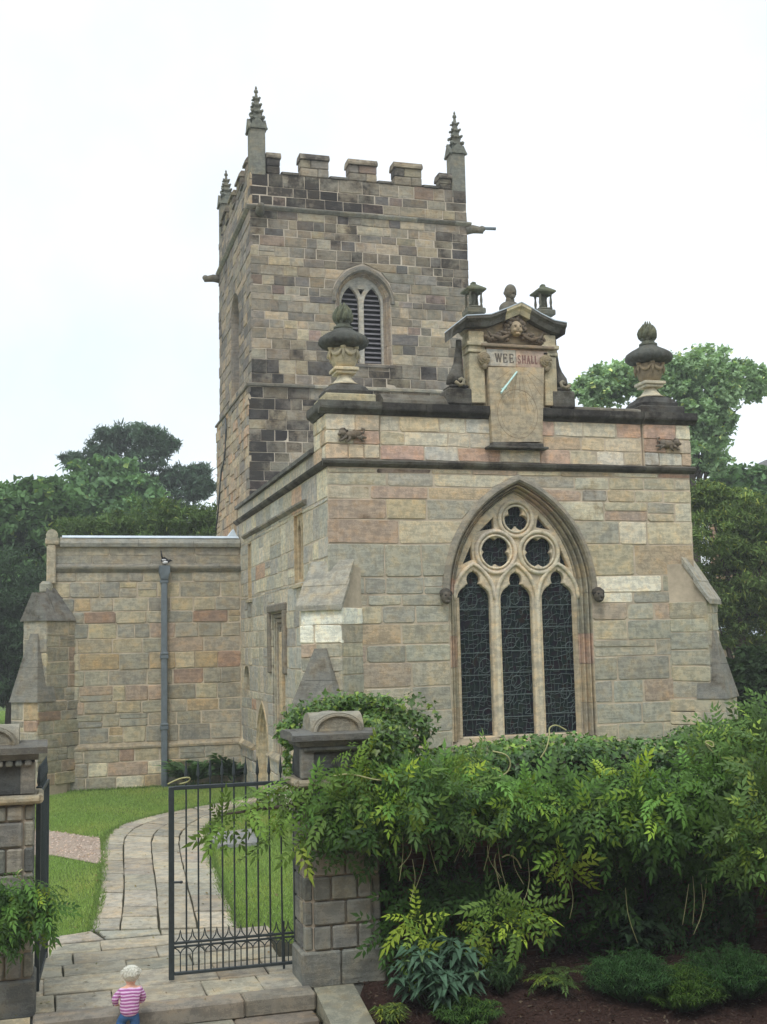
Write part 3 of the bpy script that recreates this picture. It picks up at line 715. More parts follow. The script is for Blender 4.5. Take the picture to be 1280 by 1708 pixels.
# lancet and priest's door
def side_arch(name, s0, s1, z0, z1, zs, mat_in, colj, rows=1):
    w = bpy.data.objects.new(name, None); C.objects.link(w); w.parent = chancel; w.location = (0, (s0+s1)/2, z0)
    sm, a, h = (s0+s1)/2, (s1-s0)/2, z1-zs; m = MB()
    spandrel(m, (-.0, 0, 0), SX, sm, a, zs, h, z1); m.build('spandrel', M['mortar'], w, fix=False)
    po, pi = arch_path(sm, a, zs, h, z0, 12), arch_path(sm, a*.62, zs, h*.72, z0, 12)
    m = MB(); moulding(m, [((.22, o[0], o[1]), (.22, i[0], i[1]), (-1, 0, 0)) for o, i in zip(po, pi)], [(0, -.02), (0, .235), (.15, .24), (.25, .2), (.4, .19), (.5, .13), (.65, .12), (.75, .06), (1, .04), (1, -.02)], rgba(colj, .18)); m.build('door_arch' if 'door' in name else 'arch', M['carved'], w)
    m = MB(); m.box((.22, s0, z0), (.26, s1, z1)); m.build('door_leaf' if 'door' in name else 'pane', mat_in, w)
M['oak'] = plain('old_oak', lin((92, 74, 56)), .8, .3, 10, .006)
side_arch('lancet_window', *side_holes[3], 2.55, M['glass'], (140, 130, 112))
side_arch('priest_door', *side_holes[4], .95, M['oak'], (156, 140, 114))

# ================================================================== URNS
def urn(cx, cs, label, carved):
    z0 = 7.66; u = thing('stone_urn', label, 'urn', (cx, cs, z0), 'flaming urns on the parapet corners')
    m = MB(); m.bbox((cx-.47, cs-.47, z0-.01), (cx+.47, cs+.47, z0+.15), .02, rgba((150, 140, 116) if carved else (84, 80, 74), .2 if carved else .55)); m.build('base_block', M['trim'], u)
    m = MB(); sq = lambda a, r, z: r*min(1/max(abs(math.cos(a)), 1e-6), 1/max(abs(math.sin(a)), 1e-6), 1.25)
    m.lathe((cx, cs, z0+.14), [(.42, 0), (.43, .08), (.36, .17), (.22, .25), (.17, .26)], 24, rgba((82, 80, 76), .55), sq); m.build('base_dome', M['trim'], u)
    buff = rgba((164, 151, 127), .12) if carved else rgba((130, 114, 92), .36)
    pale = rgba((172, 161, 140), .1)
    m = MB(); m.lathe((cx, cs, z0+.38), [(.3, 0), (.2, .06), (.13, .15), (.12, .21)], 20, pale); m.build('foot', M['carved'], u, True)
    m = MB(); m.bbox((cx-.19, cs-.19, z0+.585), (cx+.19, cs+.19, z0+.635), .008, pale); m.bbox((cx-.23, cs-.23, z0+.638), (cx+.23, cs+.23, z0+.7), .01, pale); m.build('plinth_slab', M['carved'], u)
    m = MB(); m.lathe((cx, cs, z0+.7), [(.15, 0), (.215, .07), (.25, .17), (.26, .26), (.24, .36), (.22, .4)], 24, buff); m.build('bowl', M['carved'], u, True)
    for k in range(6):        # swags with tassels
        a0 = k*math.pi/3+.25; a1 = a0+math.pi/3; pts = []
        for t in range(9):
            a = a0+(a1-a0)*t/8; pts.append((cx+.268*math.cos(a), cs+.268*math.sin(a), z0+1.06-.13*math.sin(math.pi*t/8)))
        m = MB(); m.tube(pts, [.018, .028, .038, .045, .05, .045, .038, .028, .018], 6, buff); m.blob(pts[0], (.055, .055, .045), buff)
        m.tube([(cx+.275*math.cos(a0), cs+.275*math.sin(a0), z0+1.05), (cx+.29*math.cos(a0), cs+.29*math.sin(a0), z0+.95), (cx+.28*math.cos(a0), cs+.28*math.sin(a0), z0+.84)], [.02, .03, .012], 6, buff)
        m.build('swag', M['carved'], u, True)
    dk = rgba((78, 78, 73), .48); gad = lambda a, r, z: r*(1+.05*math.cos(20*a)) if r > .25 else r
    m = MB(); m.lathe((cx, cs, z0+1.08), [(.2, -.02), (.3, -.01), (.4, .03), (.445, .08), (.45, .13), (.42, .19), (.34, .245), (.26, .29), (.2, .33), (.17, .36)], 80, dk, gad); m.build('gadrooned_rim', M['trim'], u, True)
    m = MB(); m.lathe((cx, cs, z0+1.43), [(.18, 0), (.18, .05), (.14, .07), (.115, .12), (.15, .15), (.13, .17)], 20, rgba((78, 80, 70), .45)); m.build('neck', M['trim'], u, True)
    m = MB(); k = random.Random(int(cx*7))
    for i in range(17):
        a = i*2.4; rr = .1*math.sqrt((i+.5)/17)*1.15; h = .38*(1-.4*(i/17)); tw = k.uniform(.4, .9)
        pts = [(cx+rr*math.cos(a+tw*t)*(1+.55*math.sin(3.0*t)), cs+rr*math.sin(a+tw*t)*(1+.55*math.sin(3.0*t)), z0+1.58+h*t) for t in (0, .25, .5, .75, 1)]
        m.tube(pts, [.05, .06, .05, .03, .006], 6, rgba((84, 86, 70), .36))
    m.build('flame', M['trim'], u, True)
UX1, UX2 = fr(573, 560, .5)[0], fr(1082, 590, .5)[0]
urn(UX1, .5, 'flaming stone urn with buff bowl and crisp swags, in front of the louvred tower window', True)
urn(UX2, .5, 'dark flaming stone urn on the parapet corner in front of the pale tree', False)

# ================================================================== SUNDIAL MONUMENT
sd = thing('sundial_monument', 'carved stone sundial with pediment and the words WEE SHALL standing on the chancel parapet', 'sundial', (3.6, .1, 7.6))
SF = -.02; bf = rgba((160, 147, 123), .12); gy = rgba((150, 136, 114), .2); dk = rgba((100, 96, 89), .56)
def F(x, y, s=SF): return fr(x, y, s)
x0, x1 = F(783, 620)[0], F(928, 620)[0]; zb = 7.64; zt = F(800, 553)[1]
m = MB(); m.bbox((x0+.08, .05, zb), (x1-.05, .36, zt+.02), .01, bf); m.build('body', M['carved'], sd)
for a, b in ((x0, x0+.3), (x1-.25, x1)):
    m = MB(); m.bbox((a, SF-.03, zb+.06), (b, .3, F(800, 589)[1]), .015, bf); m.bbox((a-.03, SF-.06, F(800, 589)[1]+.002), (b+.03, .3, F(800, 583)[1]), .012, bf)
    m.bbox((a-.01, SF-.04, F(800, 583)[1]+.002), (b+.01, .3, F(800, 578)[1]), .008, bf); m.bbox((a-.05, SF-.08, F(800, 578)[1]+.002), (b+.05, .3, F(800, 571)[1]), .012, bf); m.bbox((a, SF-.03, F(800, 571)[1]+.002), (b, .3, zt), .01, bf)
    m.build('pilaster', M['carved'], sd)
# pediment: raked cornice that breaks forward at the ends
top = [(754, 546), (776, 529), (797, 528), (817, 527), (843, 517), (867, 507), (884, 516), (900, 526), (922, 537), (943, 541)]
T = [F(x, y, -.15) for x, y in top]
def pedp(th, dx=0): return [(x, z-th) for x, z in T]
for i in range(len(T)-1):
    (xa, za), (xb, zb_) = T[i], T[i+1]; th = .2
    cc = rgba((170, 158, 132), .2) if i in (4, 5) else dk
    yo = -.24 if i in (0, 1, 2, 6, 7, 8) or True else -.2
    m = MB(); m.prism([(xa, yo, za), (xa, yo, za-.05), (xa, yo+.06, za-.1), (xa, yo+.1, za-.19), (xa, .26, za-.19), (xa, .26, za)], (xb-xa-.004, 0, zb_-za), cc); m.build('raking_cornice', M['trim'], sd)
    m = MB(); m.prism([(xa, yo-.01, za+.003), (xa, .27, za+.003), (xa, .27, za+.02), (xa, yo-.01, za+.02)], (xb-xa, 0, zb_-za)); m.build('lead_flashing', M['lead'], sd)
# tympanum
m = MB(); poly = [(F(797, 570)[0], F(797, 570)[1]), (F(925, 575)[0], F(925, 575)[1])]+[(x, z-.14) for x, z in T[1:9]][::-1]
m.prism([(x, .03, z) for x, z in poly], (0, .3, 0), rgba((142, 126, 104), .3)); m.build('tympanum', M['carved'], sd)
fx, fz = F(862, 548, -.12); dcol = rgba((98, 86, 74), .4); skin_c = rgba((146, 128, 106), .16)
m = MB(); m.blob((fx, -.09, fz), (.115, .12, .15), skin_c, 16, 12); m.blob((fx, -.2, fz-.01), (.016, .022, .035), skin_c); m.blob((fx, -.19, fz-.065), (.04, .02, .012), rgba((110, 94, 78), .3)); m.blob((fx, -.17, fz-.11), (.05, .04, .03), skin_c)
for e in (-1, 1): m.blob((fx+e*.045, -.195, fz+.025), (.022, .015, .011), rgba((84, 72, 62), .4)); m.blob((fx+e*.05, -.19, fz+.05), (.034, .02, .01), skin_c); m.blob((fx+e*.055, -.17, fz-.045), (.04, .04, .04), skin_c)
m.build('cherub_face', M['carved'], sd, True)
m = MB(); k = random.Random(5)
for i in range(46):
    a = R(-35+250*i/45); rr = k.uniform(.13, .19); m.blob((fx+rr*math.cos(a), -.06+k.uniform(-.04, .03), fz+.02+rr*1.1*math.sin(a)), (.045, .05, .045), dcol, 7, 5)
m.build('cherub_hair', M['carved'], sd, True)
for e in (-1, 1):
    m = MB()
    for i in range(40):
        t = i/39; m.blob((fx+e*(.16+.42*t)+k.uniform(-.03, .03), -.04+k.uniform(-.04, .02), fz-.16+.05*math.sin(6*t)+k.uniform(-.05, .05)*(1.2-t)+.1*max(0, t-.8)), (.045, .04, .035), dcol, 7, 5)
    m.tube([(fx+e*.14, -.08, fz-.12), (fx+e*.3, -.1, fz-.2), (fx+e*.5, -.08, fz-.14), (fx+e*.58, -.05, fz-.02)], [.03, .04, .03, .012], 6, dcol); m.build('foliage_swag', M['carved'], sd, True)
# entablature, inscription, dial slab
za = F(800, 572, -.1)[1]; xl, xr = F(803, 575, -.1)[0], F(924, 575, -.1)[0]
m = MB(); m.bbox((xl, -.14, za-.06), (xr, .2, za), .012, rgba((124, 108, 92), .35)); m.build('architrave', M['carved'], sd)
xi0, xi1 = F(812, 590, -.08)[0], F(914, 590, -.08)[0]; zi1 = F(860, 584, -.08)[1]; zi0 = F(860, 612, -.08)[1]
m = MB(); m.bbox((xi0, -.066, zi1+.004), (xi1, .2, za-.065), .008, rgba((150, 122, 100), .2)); m.build('frieze', M['carved'], sd)
xs = F(861, 598, -.08)[0]
m = MB(); m.bbox((xi0, -.08, zi0), (xs-.003, .2, zi1), .006, rgba((152, 146, 138), .08)); m.build('grey_inscription_stone', M['carved'], sd)
m = MB(); m.bbox((xs+.003, -.08, zi0), (xi1, .2, zi1), .006, rgba((160, 138, 124), .08)); m.build('pink_inscription_stone', M['carved'], sd)
GL = {'W': [[(0, 1), (.25, 0)], [(.25, 0), (.5, 1)], [(.5, 1), (.75, 0)], [(.75, 0), (1, 1)], [(-.1, 1), (.12, 1)], [(.4, 1), (.6, 1)], [(.9, 1), (1.1, 1)]],
      'E': [[(.1, 0), (.1, 1)], [(0, 1), (.8, 1)], [(0, 0), (.85, 0)], [(.1, .52), (.6, .52)], [(.8, 1), (.8, .82)], [(.85, 0), (.85, .18)], [(.6, .42), (.6, .62)]],
      'S': [[(.75, .8), (.6, .97)], [(.6, .97), (.25, .97)], [(.25, .97), (.08, .78)], [(.08, .78), (.25, .58)], [(.25, .58), (.6, .44)], [(.6, .44), (.76, .24)], [(.76, .24), (.58, .03)], [(.58, .03), (.2, .03)], [(.2, .03), (.05, .2)]],
      'H': [[(.1, 0), (.1, 1)], [(.8, 0), (.8, 1)], [(.1, .52), (.8, .52)], [(0, 0), (.2, 0)], [(0, 1), (.2, 1)], [(.7, 0), (.9, 0)], [(.7, 1), (.9, 1)]],
      'A': [[(.05, 0), (.45, 1)], [(.45, 1), (.85, 0)], [(.2, .36), (.7, .36)], [(-.06, 0), (.16, 0)], [(.74, 0), (.96, 0)]],
      'L': [[(.12, 0), (.12, 1)], [(0, 0), (.75, 0)], [(0, 1), (.24, 1)], [(.75, 0), (.75, .2)]]}
def letters(word, x, z, h, wid, gap, col):
    for ch in word:
        m = MB(); w = wid*(1.35 if ch == 'W' else .7 if ch == 'L' else 1)
        for si_, ((a, b), (c, d)) in enumerate(GL[ch]):
            p, q = Vector((x+a*w, -.0835, z+b*h)), Vector((x+c*w, -.0835, z+d*h)); t = (q-p).normalized(); nn = Vector((-t.z, 0, t.x))*(.012 if abs(d-b) > .5 else .008)
            dy = Vector((0, -.0006*si_, 0)); m.prism([p-nn-t*.004+dy, q-nn+t*.004+dy, q+nn+t*.004+dy, p+nn-t*.004+dy], (0, .012, 0), col)
        m.build('letter', M['carved'], sd); x += w+gap
letters('WEE', F(827, 600, -.08)[0], F(829, 603.5, -.08)[1], .155, .085, .04, rgba((84, 80, 78), .0))
letters('SHALL', F(864, 602, -.08)[0], F(865, 605.5, -.08)[1], .145, .068, .024, rgba((118, 88, 82), .0))
for x, y in ((808, 597), (912, 602)):
    cx, cz = F(x, y, -.14); m = MB()
    for t in range(3): m.tube([(cx+(.1-.035*t)*math.cos(a*.45), -.12-.02*t, cz+(.1-.035*t)*math.sin(a*.45)) for a in range(15)], .028, 7, rgba((128, 114, 92), .3))
    m.blob((cx, -.14, cz), (.045, .05, .045), rgba((120, 106, 88), .3)); m.blob((cx+.02, -.1, cz-.13), (.06, .05, .08), rgba((118, 106, 88), .35)); m.build('scroll_boss', M['carved'], sd, True)
SL = [F(815, 612, -.13), F(908, 613, -.13), F(905, 737, -.13), F(822, 737, -.13)]
m = MB(); m.prism([(x, -.13, z) for x, z in SL], (0, .22, 0), rgba((152, 137, 116), .1)); m.build('dial_slab', M['carved'], sd)
def groove(name, pts, wd=.006, col=None):
    m = MB(); m.tube([(x, -.1285, z) for x, z in pts], wd, 5, col or rgba((130, 113, 92), .1)); m.build(name, M['carved'], sd)
gx, gz = F(866, 612, -.13)
ex, ez = F(864, 690, -.13)
for k in range(9):
    a = R(-158+17*k); groove('hour_line', [(gx+.2*math.cos(a), gz+.0+.2*math.sin(a)), (gx+.9*math.cos(a)*.62, gz+.9*math.sin(a)*.95)], .0045)
groove('dial_circle', [(ex+.4*math.cos(t*.2), ez+.46*math.sin(t*.2)) for t in range(33)], .006)
groove('dial_arc', [(ex+.33*math.cos(t*.2), ez+.4*math.sin(t*.2)) for t in range(33)], .004)
a, b = F(863, 620, -.16), F(836, 655, -.5)
m = MB(); m.tube([(a[0], -.14, a[1]), (b[0], -.5, b[1])], .018, 6); m.build('gnomon_rod', M['bronze'], sd)
m = MB(); mid = ((a[0]*.35+b[0]*.65), -.37, (a[1]*.35+b[1]*.65)); pts = [(mid[0], mid[1], mid[2]), (mid[0]+.02, -.3, mid[2]-.05), (mid[0]-.03, -.22, mid[2]-.03), (mid[0]+.02, -.14, mid[2]-.05)]
m.tube(pts, .014, 6); m.tube([(mid[0]-.02, -.36, mid[2]), (mid[0]-.05, -.28, mid[2]-.06), (mid[0]-.02, -.14, mid[2]-.1)], .012, 6); m.build('gnomon_bracket', M['bronze'], sd)
zl = SL[3][1]
m = MB(); m.bbox((SL[3][0]+.0, -.15, zl-.07), (SL[2][0]+.02, .1, zl-.004), .01, dk); m.bbox((SL[3][0]-.1, -.2, zl-.12), (SL[2][0]+.1, .1, zl-.073), .012, dk); m.build('dial_ledge', M['trim'], sd)
# consoles either side
def console(e, px):
    pts = [F(x, y, .1) for x, y in px]
    m = MB(); m.tube([(x, .16, z) for x, z in pts], [.05, .06, .075, .09, .12, .16, .19, .2][:len(pts)], 10, dk)
    x, z = pts[-1]; m.tube([(x+e*.02*t*math.cos(t), -.06-.01*t, z+.02*t*math.sin(t)) for t in range(7)], .035, 7, rgba((120, 112, 96), .35)); m.build('scroll_console', M['trim'], sd, True)
    m = MB(); m.bbox((x-.24, -.06, 7.66), (x+.24, .45, z-.13), .03, dk); m.bbox((x-.19, -.02, z-.13+.004), (x+.19, .4, z-.06), .03, dk); m.build('console_base', M['trim'], sd)
console(-1, [(767, 566), (767, 580), (766, 594), (766, 606), (764, 618), (762, 628), (763, 638)])
console(1, [(926, 566), (926, 582), (927, 596), (928, 610), (930, 622), (934, 633), (934, 643)])
# lantern finials and a bust on the pediment
def lantern(px, py):
    cx, cz = F(px, py, .15); c = rgba((92, 90, 80), .42)
    l = bpy.data.objects.new('lantern_finial', None); C.objects.link(l); l.parent = sd; l.location = (cx-3.6, .05, cz-7.6)
    m = MB(); m.bbox((cx-.18, -.03, cz-.02), (cx+.18, .33, cz+.09), .02, c); m.bbox((cx-.14, .01, cz+.092), (cx+.14, .29, cz+.14), .02, c); m.build('base', M['trim'], l)
    for a in (-1, 1):
        for b in (-1, 1):
            m = MB(); m.lathe((cx+a*.11, .15+b*.11, cz+.14), [(.028, 0), (.02, .03), (.03, .1), (.018, .2), (.03, .26)], 8, c); m.build('baluster', M['trim'], l, True)
    m = MB(); m.lathe((cx, .15, cz+.14), [(.06, 0), (.045, .1), (.06, .26)], 10, c); m.build('core', M['trim'], l, True)
    m = MB(); m.lathe((cx, .15, cz+.4), [(.18, 0), (.27, .03), (.27, .06), (.14, .13), (.06, .17), (.06, .2), (.03, .22)], 4, rgba((84, 86, 70), .42), None, R(45)); m.build('roof', M['trim'], l)
lantern(791, 524); lantern(907, 527)
bx, bz = F(851, 516, .1); bc = rgba((92, 88, 80), .4)
m = MB()
m.blob((bx, .1, bz), (.22, .15, .16), bc, 14, 9); m.tube([(bx, .1, bz+.08), (bx+.01, .09, bz+.24)], [.1, .075], 10, bc); m.blob((bx+.01, .08, bz+.33), (.115, .13, .15), bc, 16, 12); m.blob((bx+.03, -.05, bz+.3), (.02, .03, .04), bc); m.blob((bx+.02, -.02, bz+.22), (.05, .05, .04), bc)
for e in (-1, 1): m.blob((bx+.01+e*.11, .1, bz+.31), (.02, .03, .04), bc)
m.build('bust', M['trim'], sd, True)
# ================================================================== TOWER
TX0, TX1, TS0, TS1 = .43, 6.63, 10.32, 16.3
ZL, ZU = 10.24, 15.12
tower = thing('church_tower', 'soot-darkened square church tower with battlements and corner pinnacles', 'church tower', ((TX0+TX1)/2, TS0, 0))
TWR = [(4, (136, 124, 108)), (3, (146, 131, 111)), (2, (124, 114, 103)), (.5, (136, 114, 101)), (1.4, (156, 139, 114)), (.6, (104, 97, 92))]
def pal_t(u, z):
    # soot gathers at the left corner, the battlements and below the offset, in broad clouds
    c = pick(TWR); e = max(0, 1.6-u)/1.6
    s = .44+.2*e*random.uniform(.2, 1)+.22*field(u, z, .5, 2.2)
    if z > ZU: s += .1
    if z < ZL: s += .08
    k = random.choice((.82, .9, .95, 1, 1.05)); return rgba(tuple(v*.93*k for v in c), min(.66, max(.15, s+random.uniform(-.07, .07))))
def pal_tl(u, z):
    return rgba(pick([(3, (126, 114, 102)), (2, (110, 102, 96)), (1.5, (140, 122, 102)), (1, (94, 88, 84))] if z > ZL else [(3, (150, 133, 110)), (2, (136, 122, 106)), (1, (118, 110, 102)), (1, (156, 128, 104))]), .3+random.uniform(0, .12))
BX, BA, BZS, BH, BZB = 3.54, .72, 12.75, .82, 10.95
BO, BOH = .9, 1.06
LS0, LS1, LZ0, LZS, LH = 12.35, 13.85, 10.6, 12.75, .8; LM = (LS0+LS1)/2; LA = (LS1-LS0)/2
core = MB()
sheet(core, (0, TS0, 0), FX, TX0, TX1, ZL, 16.1, [(BX-BA-.06, BX+BA+.06, BZB, BZS+BH+.06)])
spandrel(core, (0, TS0, 0), FX, BX, BA+.06, BZS, BH+.06, BZS+BH+.06)
sheet(core, (TX0, 0, 0), SX, TS0, TS1, ZL, 16.1, [(LS0, LS1, LZ0, LZS+LH)])
spandrel(core, (TX0, 0, 0), SX, LM, LA, LZS, LH, LZS+LH)
core.box((TX1-.3, TS0+.01, ZL), (TX1, TS1, 16.1)); core.box((TX0+.01, TS1-.3, ZL), (TX1-.31, TS1, 16.1))
core.box((TX0-.09, TS0-.03, -.3), (TX1+.09, TS1+.1, ZL)); core.box((TX0+.3, TS0+.31, 15.4), (TX1-.31, TS1-.31, 15.5))
core.build('wall', M['tmortar'], tower, fix=False)
st = Stones()
def ex_t(z0, z1):
    if z1 <= BZB or z0 >= BZS+BOH: return []
    a0, a1 = arch_hw(z0, BZS, BO-.02, BOH-.02), arch_hw(z1, BZS, BO-.02, BOH-.02)
    if z0 < BZS-.1: a0 = a1 = BA+.07
    return [(BX-a0, BX+a0, BX-a1, BX+a1)]
lay(st, (0, TS0, 0), FX, NF, TX0, TX1, ZL+.06, ZU-.05, (.21, .31), (.3, .62), pal_t, ex_t, (BZB, BZS, BZS+BOH-.02), (.004, .03), .008, (.015, .015), corner=False, thin=.06)
lay(st, (0, TS0-.03, 0), FX, NF, TX0-.09, TX1+.09, 6.9, ZL-.05, (.24, .32), (.34, .68), pal_t, None, (), (.004, .03), .008, (.015, .015), corner=False, thin=.05)
lay(st, (0, TS0, 0), FX, NF, TX0, TX1, ZU+.1, 16.12, (.24, .28), (.36, .62), pal_t, None, (), (.004, .025), .008, (.015, .015), corner=False, thin=0)
def ex_l(z0, z1):
    if z1 <= LZ0 or z0 >= LZS+LH: return []
    a0, a1 = arch_hw(z0, LZS, LA+.03, LH+.03), arch_hw(z1, LZS, LA+.03, LH+.03); return [(LM-a0, LM+a0, LM-a1, LM+a1)]
lay(st, (TX0, 0, 0), SX, NS, TS0, TS1, ZL+.06, ZU-.05, (.25, .34), (.4, .75), pal_tl, ex_l, (LZ0, LZS, LZS+LH), (.004, .03), .008, (.015, .015), corner=False, thin=.06)
lay(st, (TX0-.09, 0, 0), SX, NS, TS0-.03, TS1+.1, 5.8, ZL-.05, (.22, .34), (.3, .7), pal_tl, None, (), (.004, .045), .01, (.015, .015), corner=False, thin=.15)
lay(st, (TX0, 0, 0), SX, NS, TS0, TS1, ZU+.1, 16.12, (.24, .28), (.36, .62), pal_tl, None, (), (.004, .025), .008, (.015, .015), corner=False, thin=0)
# battlements: each merlon and each embrasure sill its own block of work
def merlon(a, b, z0, z1, face, cap=True):
    m = MB(); c = rgba(pick([(1, (112, 106, 98)), (1, (124, 114, 102)), (1, (98, 94, 90))]), .47); n = 2
    zz = z0
    mo = bpy.data.objects.new('merlon', None); C.objects.link(mo); mo.parent = tower
    ctr = ((a+b)/2, TS0, z0) if face == 'f' else (TX0, (a+b)/2, z0); mo.location = Vector(ctr)-tower.location
    hh = (z1-z0-.17)
    for k in range(2):
        lo, hi = z0+hh*k/2+.004, z0+hh*(k+1)/2-.004; cut = a+(b-a)*((.62, .36)[k] if b-a > .5 else 1)
        for p, q in ((a, cut-.005), (cut+.005, b)):
            if q-p < .05: continue
            c = rgba(tuple(v*.88 for v in pick(TWR)), .56+random.uniform(-.12, .06)); t_ = random.uniform(.004, .02)
            m = MB(); m.bbox((p, TS0-t_, lo), (q, TS0+.38, hi), .02, c) if face == 'f' else m.bbox((TX0-t_, p, lo), (TX0+.38, q, hi), .02, c); m.build('stone', M['tower'], mo)
    m = MB(); e = .022; zc = z1-.17+.004; c = rgba(pick(TWR), .56)
    if face == 'f': m.prism([(a-e, TS0-.07, zc), (a-e, TS0-.07, zc+.06), (a-e, TS0+.0, z1), (a-e, TS0+.38, z1), (a-e, TS0+.46, zc+.06), (a-e, TS0+.46, zc)], (b-a+2*e, 0, 0), c)
    else: m.prism([(TX0-.07, a-e, zc), (TX0-.07, a-e, zc+.06), (TX0, a-e, z1), (TX0+.38, a-e, z1), (TX0+.46, a-e, zc+.06), (TX0+.46, a-e, zc)], (0, b-a+2*e, 0), c)
    m.build('merlon_cap', M['tower'], mo)
def emb(a, b, z, face):
    m = MB(); c = rgba((96, 92, 86), .5)
    if face == 'f': m.prism([(a, TS0-.06, z-.08), (a, TS0-.06, z-.02), (a, TS0+.15, z+.05), (a, TS0+.45, z+.05), (a, TS0+.45, z-.08)], (b-a, 0, 0), c)
    else: m.prism([(TX0-.06, a, z-.08), (TX0-.06, a, z-.02), (TX0+.15, a, z+.05), (TX0+.45, a, z+.05), (TX0+.45, a, z-.08)], (0, b-a, 0), c)
    m.build('embrasure_sill', M['tower'], tower)
ME = [(.9, 1.26, 16.72), (1.83, 2.62, 16.78), (3.2, 4.0, 16.76), (4.52, 5.32, 16.8), (5.86, 6.2, 16.6)]
for a, b, z in ME: merlon(a, b, 16.13, z, 'f')
for (a, b, z), (c, d, zz) in zip(ME, ME[1:]): emb(b+.055, c-.055, 16.2, 'f')
MS = [(TS0+.45, TS0+.85, 16.72), (TS0+1.5, TS0+2.3, 16.76), (TS0+2.95, TS0+3.7, 16.76), (TS0+4.3, TS0+5.1, 16.76), (TS1-.8, TS1-.5, 16.7)]
for a, b, z in MS: merlon(a, b, 16.13, z, 's')
for (a, b, z), (c, d, zz) in zip(MS, MS[1:]): emb(b+.055, c-.055, 16.2, 's')
m = MB(); m.box((TX0+.02, TS1-.35, 16.1), (TX1-.02, TS1, 16.2)); m.box((TX1-.35, TS0+.5, 16.1), (TX1, TS1-.36, 16.2)); m.build('rear_parapet', M['tower'], tower)
for sx in (TX1, ):
    for k in range(3):
        a = TS0+.95+k*1.5; m = MB(); m.bbox((TX1-.38, a, 16.2), (TX1+.01, a+.8, 16.78), .02, rgba((104, 99, 92), .45)); m.build('merlon', M['tower'], tower)
# strings
def tc2(): return rgba(tone((112, 108, 100)), .4)
UP = [(-.03, ZU-.05), (.04, ZU-.05), (.11, ZU+.01), (.12, ZU+.04), (.0, ZU+.1), (-.03, ZU+.1)]
course_blocks(tower, 'string_course', M['tower'], (TX0-.12, TS0, 0), (TX1+.12, TS0, 0), UP, NF, (.8, 1.5), tc2)
course_blocks(tower, 'string_course', M['tower'], (TX0, TS1, 0), (TX0, TS0, 0), UP, NS, (.8, 1.5), tc2)
LP = [(-.03, ZL-.05), (.15, ZL-.05), (.16, ZL-.0), (.02, ZL+.07), (-.03, ZL+.07)]
course_blocks(tower, 'weathered_offset', M['tower'], (TX0-.16, TS0, 0), (TX1+.16, TS0, 0), LP, NF, (.7, 1.3), lambda: rgba(tone((118, 112, 102), .8, 1.2), .3))
course_blocks(tower, 'weathered_offset', M['tower'], (TX0, TS1+.1, 0), (TX0, TS0, 0), LP, NS, (.7, 1.3), tc2)
# pinnacles
def pinnacle(x, y, zb, zt, w=.19):
    p = bpy.data.objects.new('pinnacle', None); C.objects.link(p); p.parent = tower; p.location = Vector((x, y, zb))-tower.location
    c = rgba((96, 96, 88), .42); H = zt-zb; zs = zb+.62
    m = MB(); m.bbox((x-w-.02, y-w-.02, zb-.7), (x+w+.02, y+w+.02, zs), .02, rgba((106, 103, 94), .4)); m.build('shaft', M['tower'], p)
    m = MB()                              # four little gables
    for a in range(4):
        ca, sa = math.cos(a*math.pi/2), math.sin(a*math.pi/2); q = lambda u, d, z: (x+ca*d-sa*u, y+sa*d+ca*u, z)
        m.prism([q(-w-.07, w-.02, zs), q(w+.07, w-.02, zs), q(0, w-.02, zs+.34)], (ca*.09, sa*.09, 0), c); m.blob(q(-w-.04, w+.04, zs), (.05, .05, .05), c, 6, 4)
    m.build('gablet', M['tower'], p)
    m = MB(); m.lathe((x, y, zs), [(w*1.25, 0), (w*1.1, .2), (.02, zt-zs-.1)], 4, c, None, R(45)); m.build('spirelet', M['tower'], p)
    m = MB(); n = 4
    for k in range(n):
        z = zs+.34+(zt-zs-.55)*k/(n-.3); r0 = w*1.15*(1-(z-zs)/(zt-zs))+.02
        for a in range(4):
            t = a*math.pi/2+math.pi/4; s_ = .062-.008*k
            m.blob((x+(r0*1.1+.03)*math.cos(t), y+(r0*1.1+.03)*math.sin(t), z), (s_, s_, s_*.85), c, 7, 5, .2, k*4+a)
        m.lathe((x, y, z-.05), [(r0*.95+.02, 0), (r0*1.0+.035, .03), (r0*.9, .07)], 8, c)
    m.lathe((x, y, zt-.2), [(.03, 0), (.065, .05), (.05, .1), (.02, .13), (.035, .16), (.012, .22)], 8, c); m.build('crockets', M['tower'], p)
pinnacle(TX0+.22, TS0+.2, 16.75, 18.65); pinnacle(TX1-.2, TS0+.2, 16.6, 18.55)
pinnacle(TX0+.2, TS1-.25, 16.7, 18.5)
# belfry window
bw = bpy.data.objects.new('belfry_window', None); C.objects.link(bw); bw.parent = tower; bw.location = Vector((BX, TS0, BZB))-tower.location
TJ = lambda: rgba(pick([(2, (132, 116, 100)), (1, (120, 108, 98)), (1, (142, 122, 100))]), .3)
jamb_stones(bw, 'jamb_stone', BX, (.6, .68), (BA+.06, BH+.07), BZS, BZB, TS0, TS0+.3, [(0, -.02), (0, .305), (.2, .31), (.3, .26), (.45, .2), (.6, .2), (.65, .12), (.8, .06), (1, .04), (1, -.02)], TJ, M['tower'])
po, pi = arch_path(BX, BO, BZS-.1, BOH, None, 15), arch_path(BX, BA+.05, BZS-.1, BH+.06, None, 15)
for k in range(0, len(po)-1, 3):
    m = MB(); moulding(m, [((o[0], TS0, o[1]), (i[0], TS0, i[1]), (0, -1, 0)) for o, i in zip(po[k:k+4], pi[k:k+4])], [(0, -.03), (0, .02), (.4, .09), (.8, .09), (1, 0), (1, -.03)], rgba((104, 98, 90), .36)); m.build('hood_mould', M['tower'], bw)
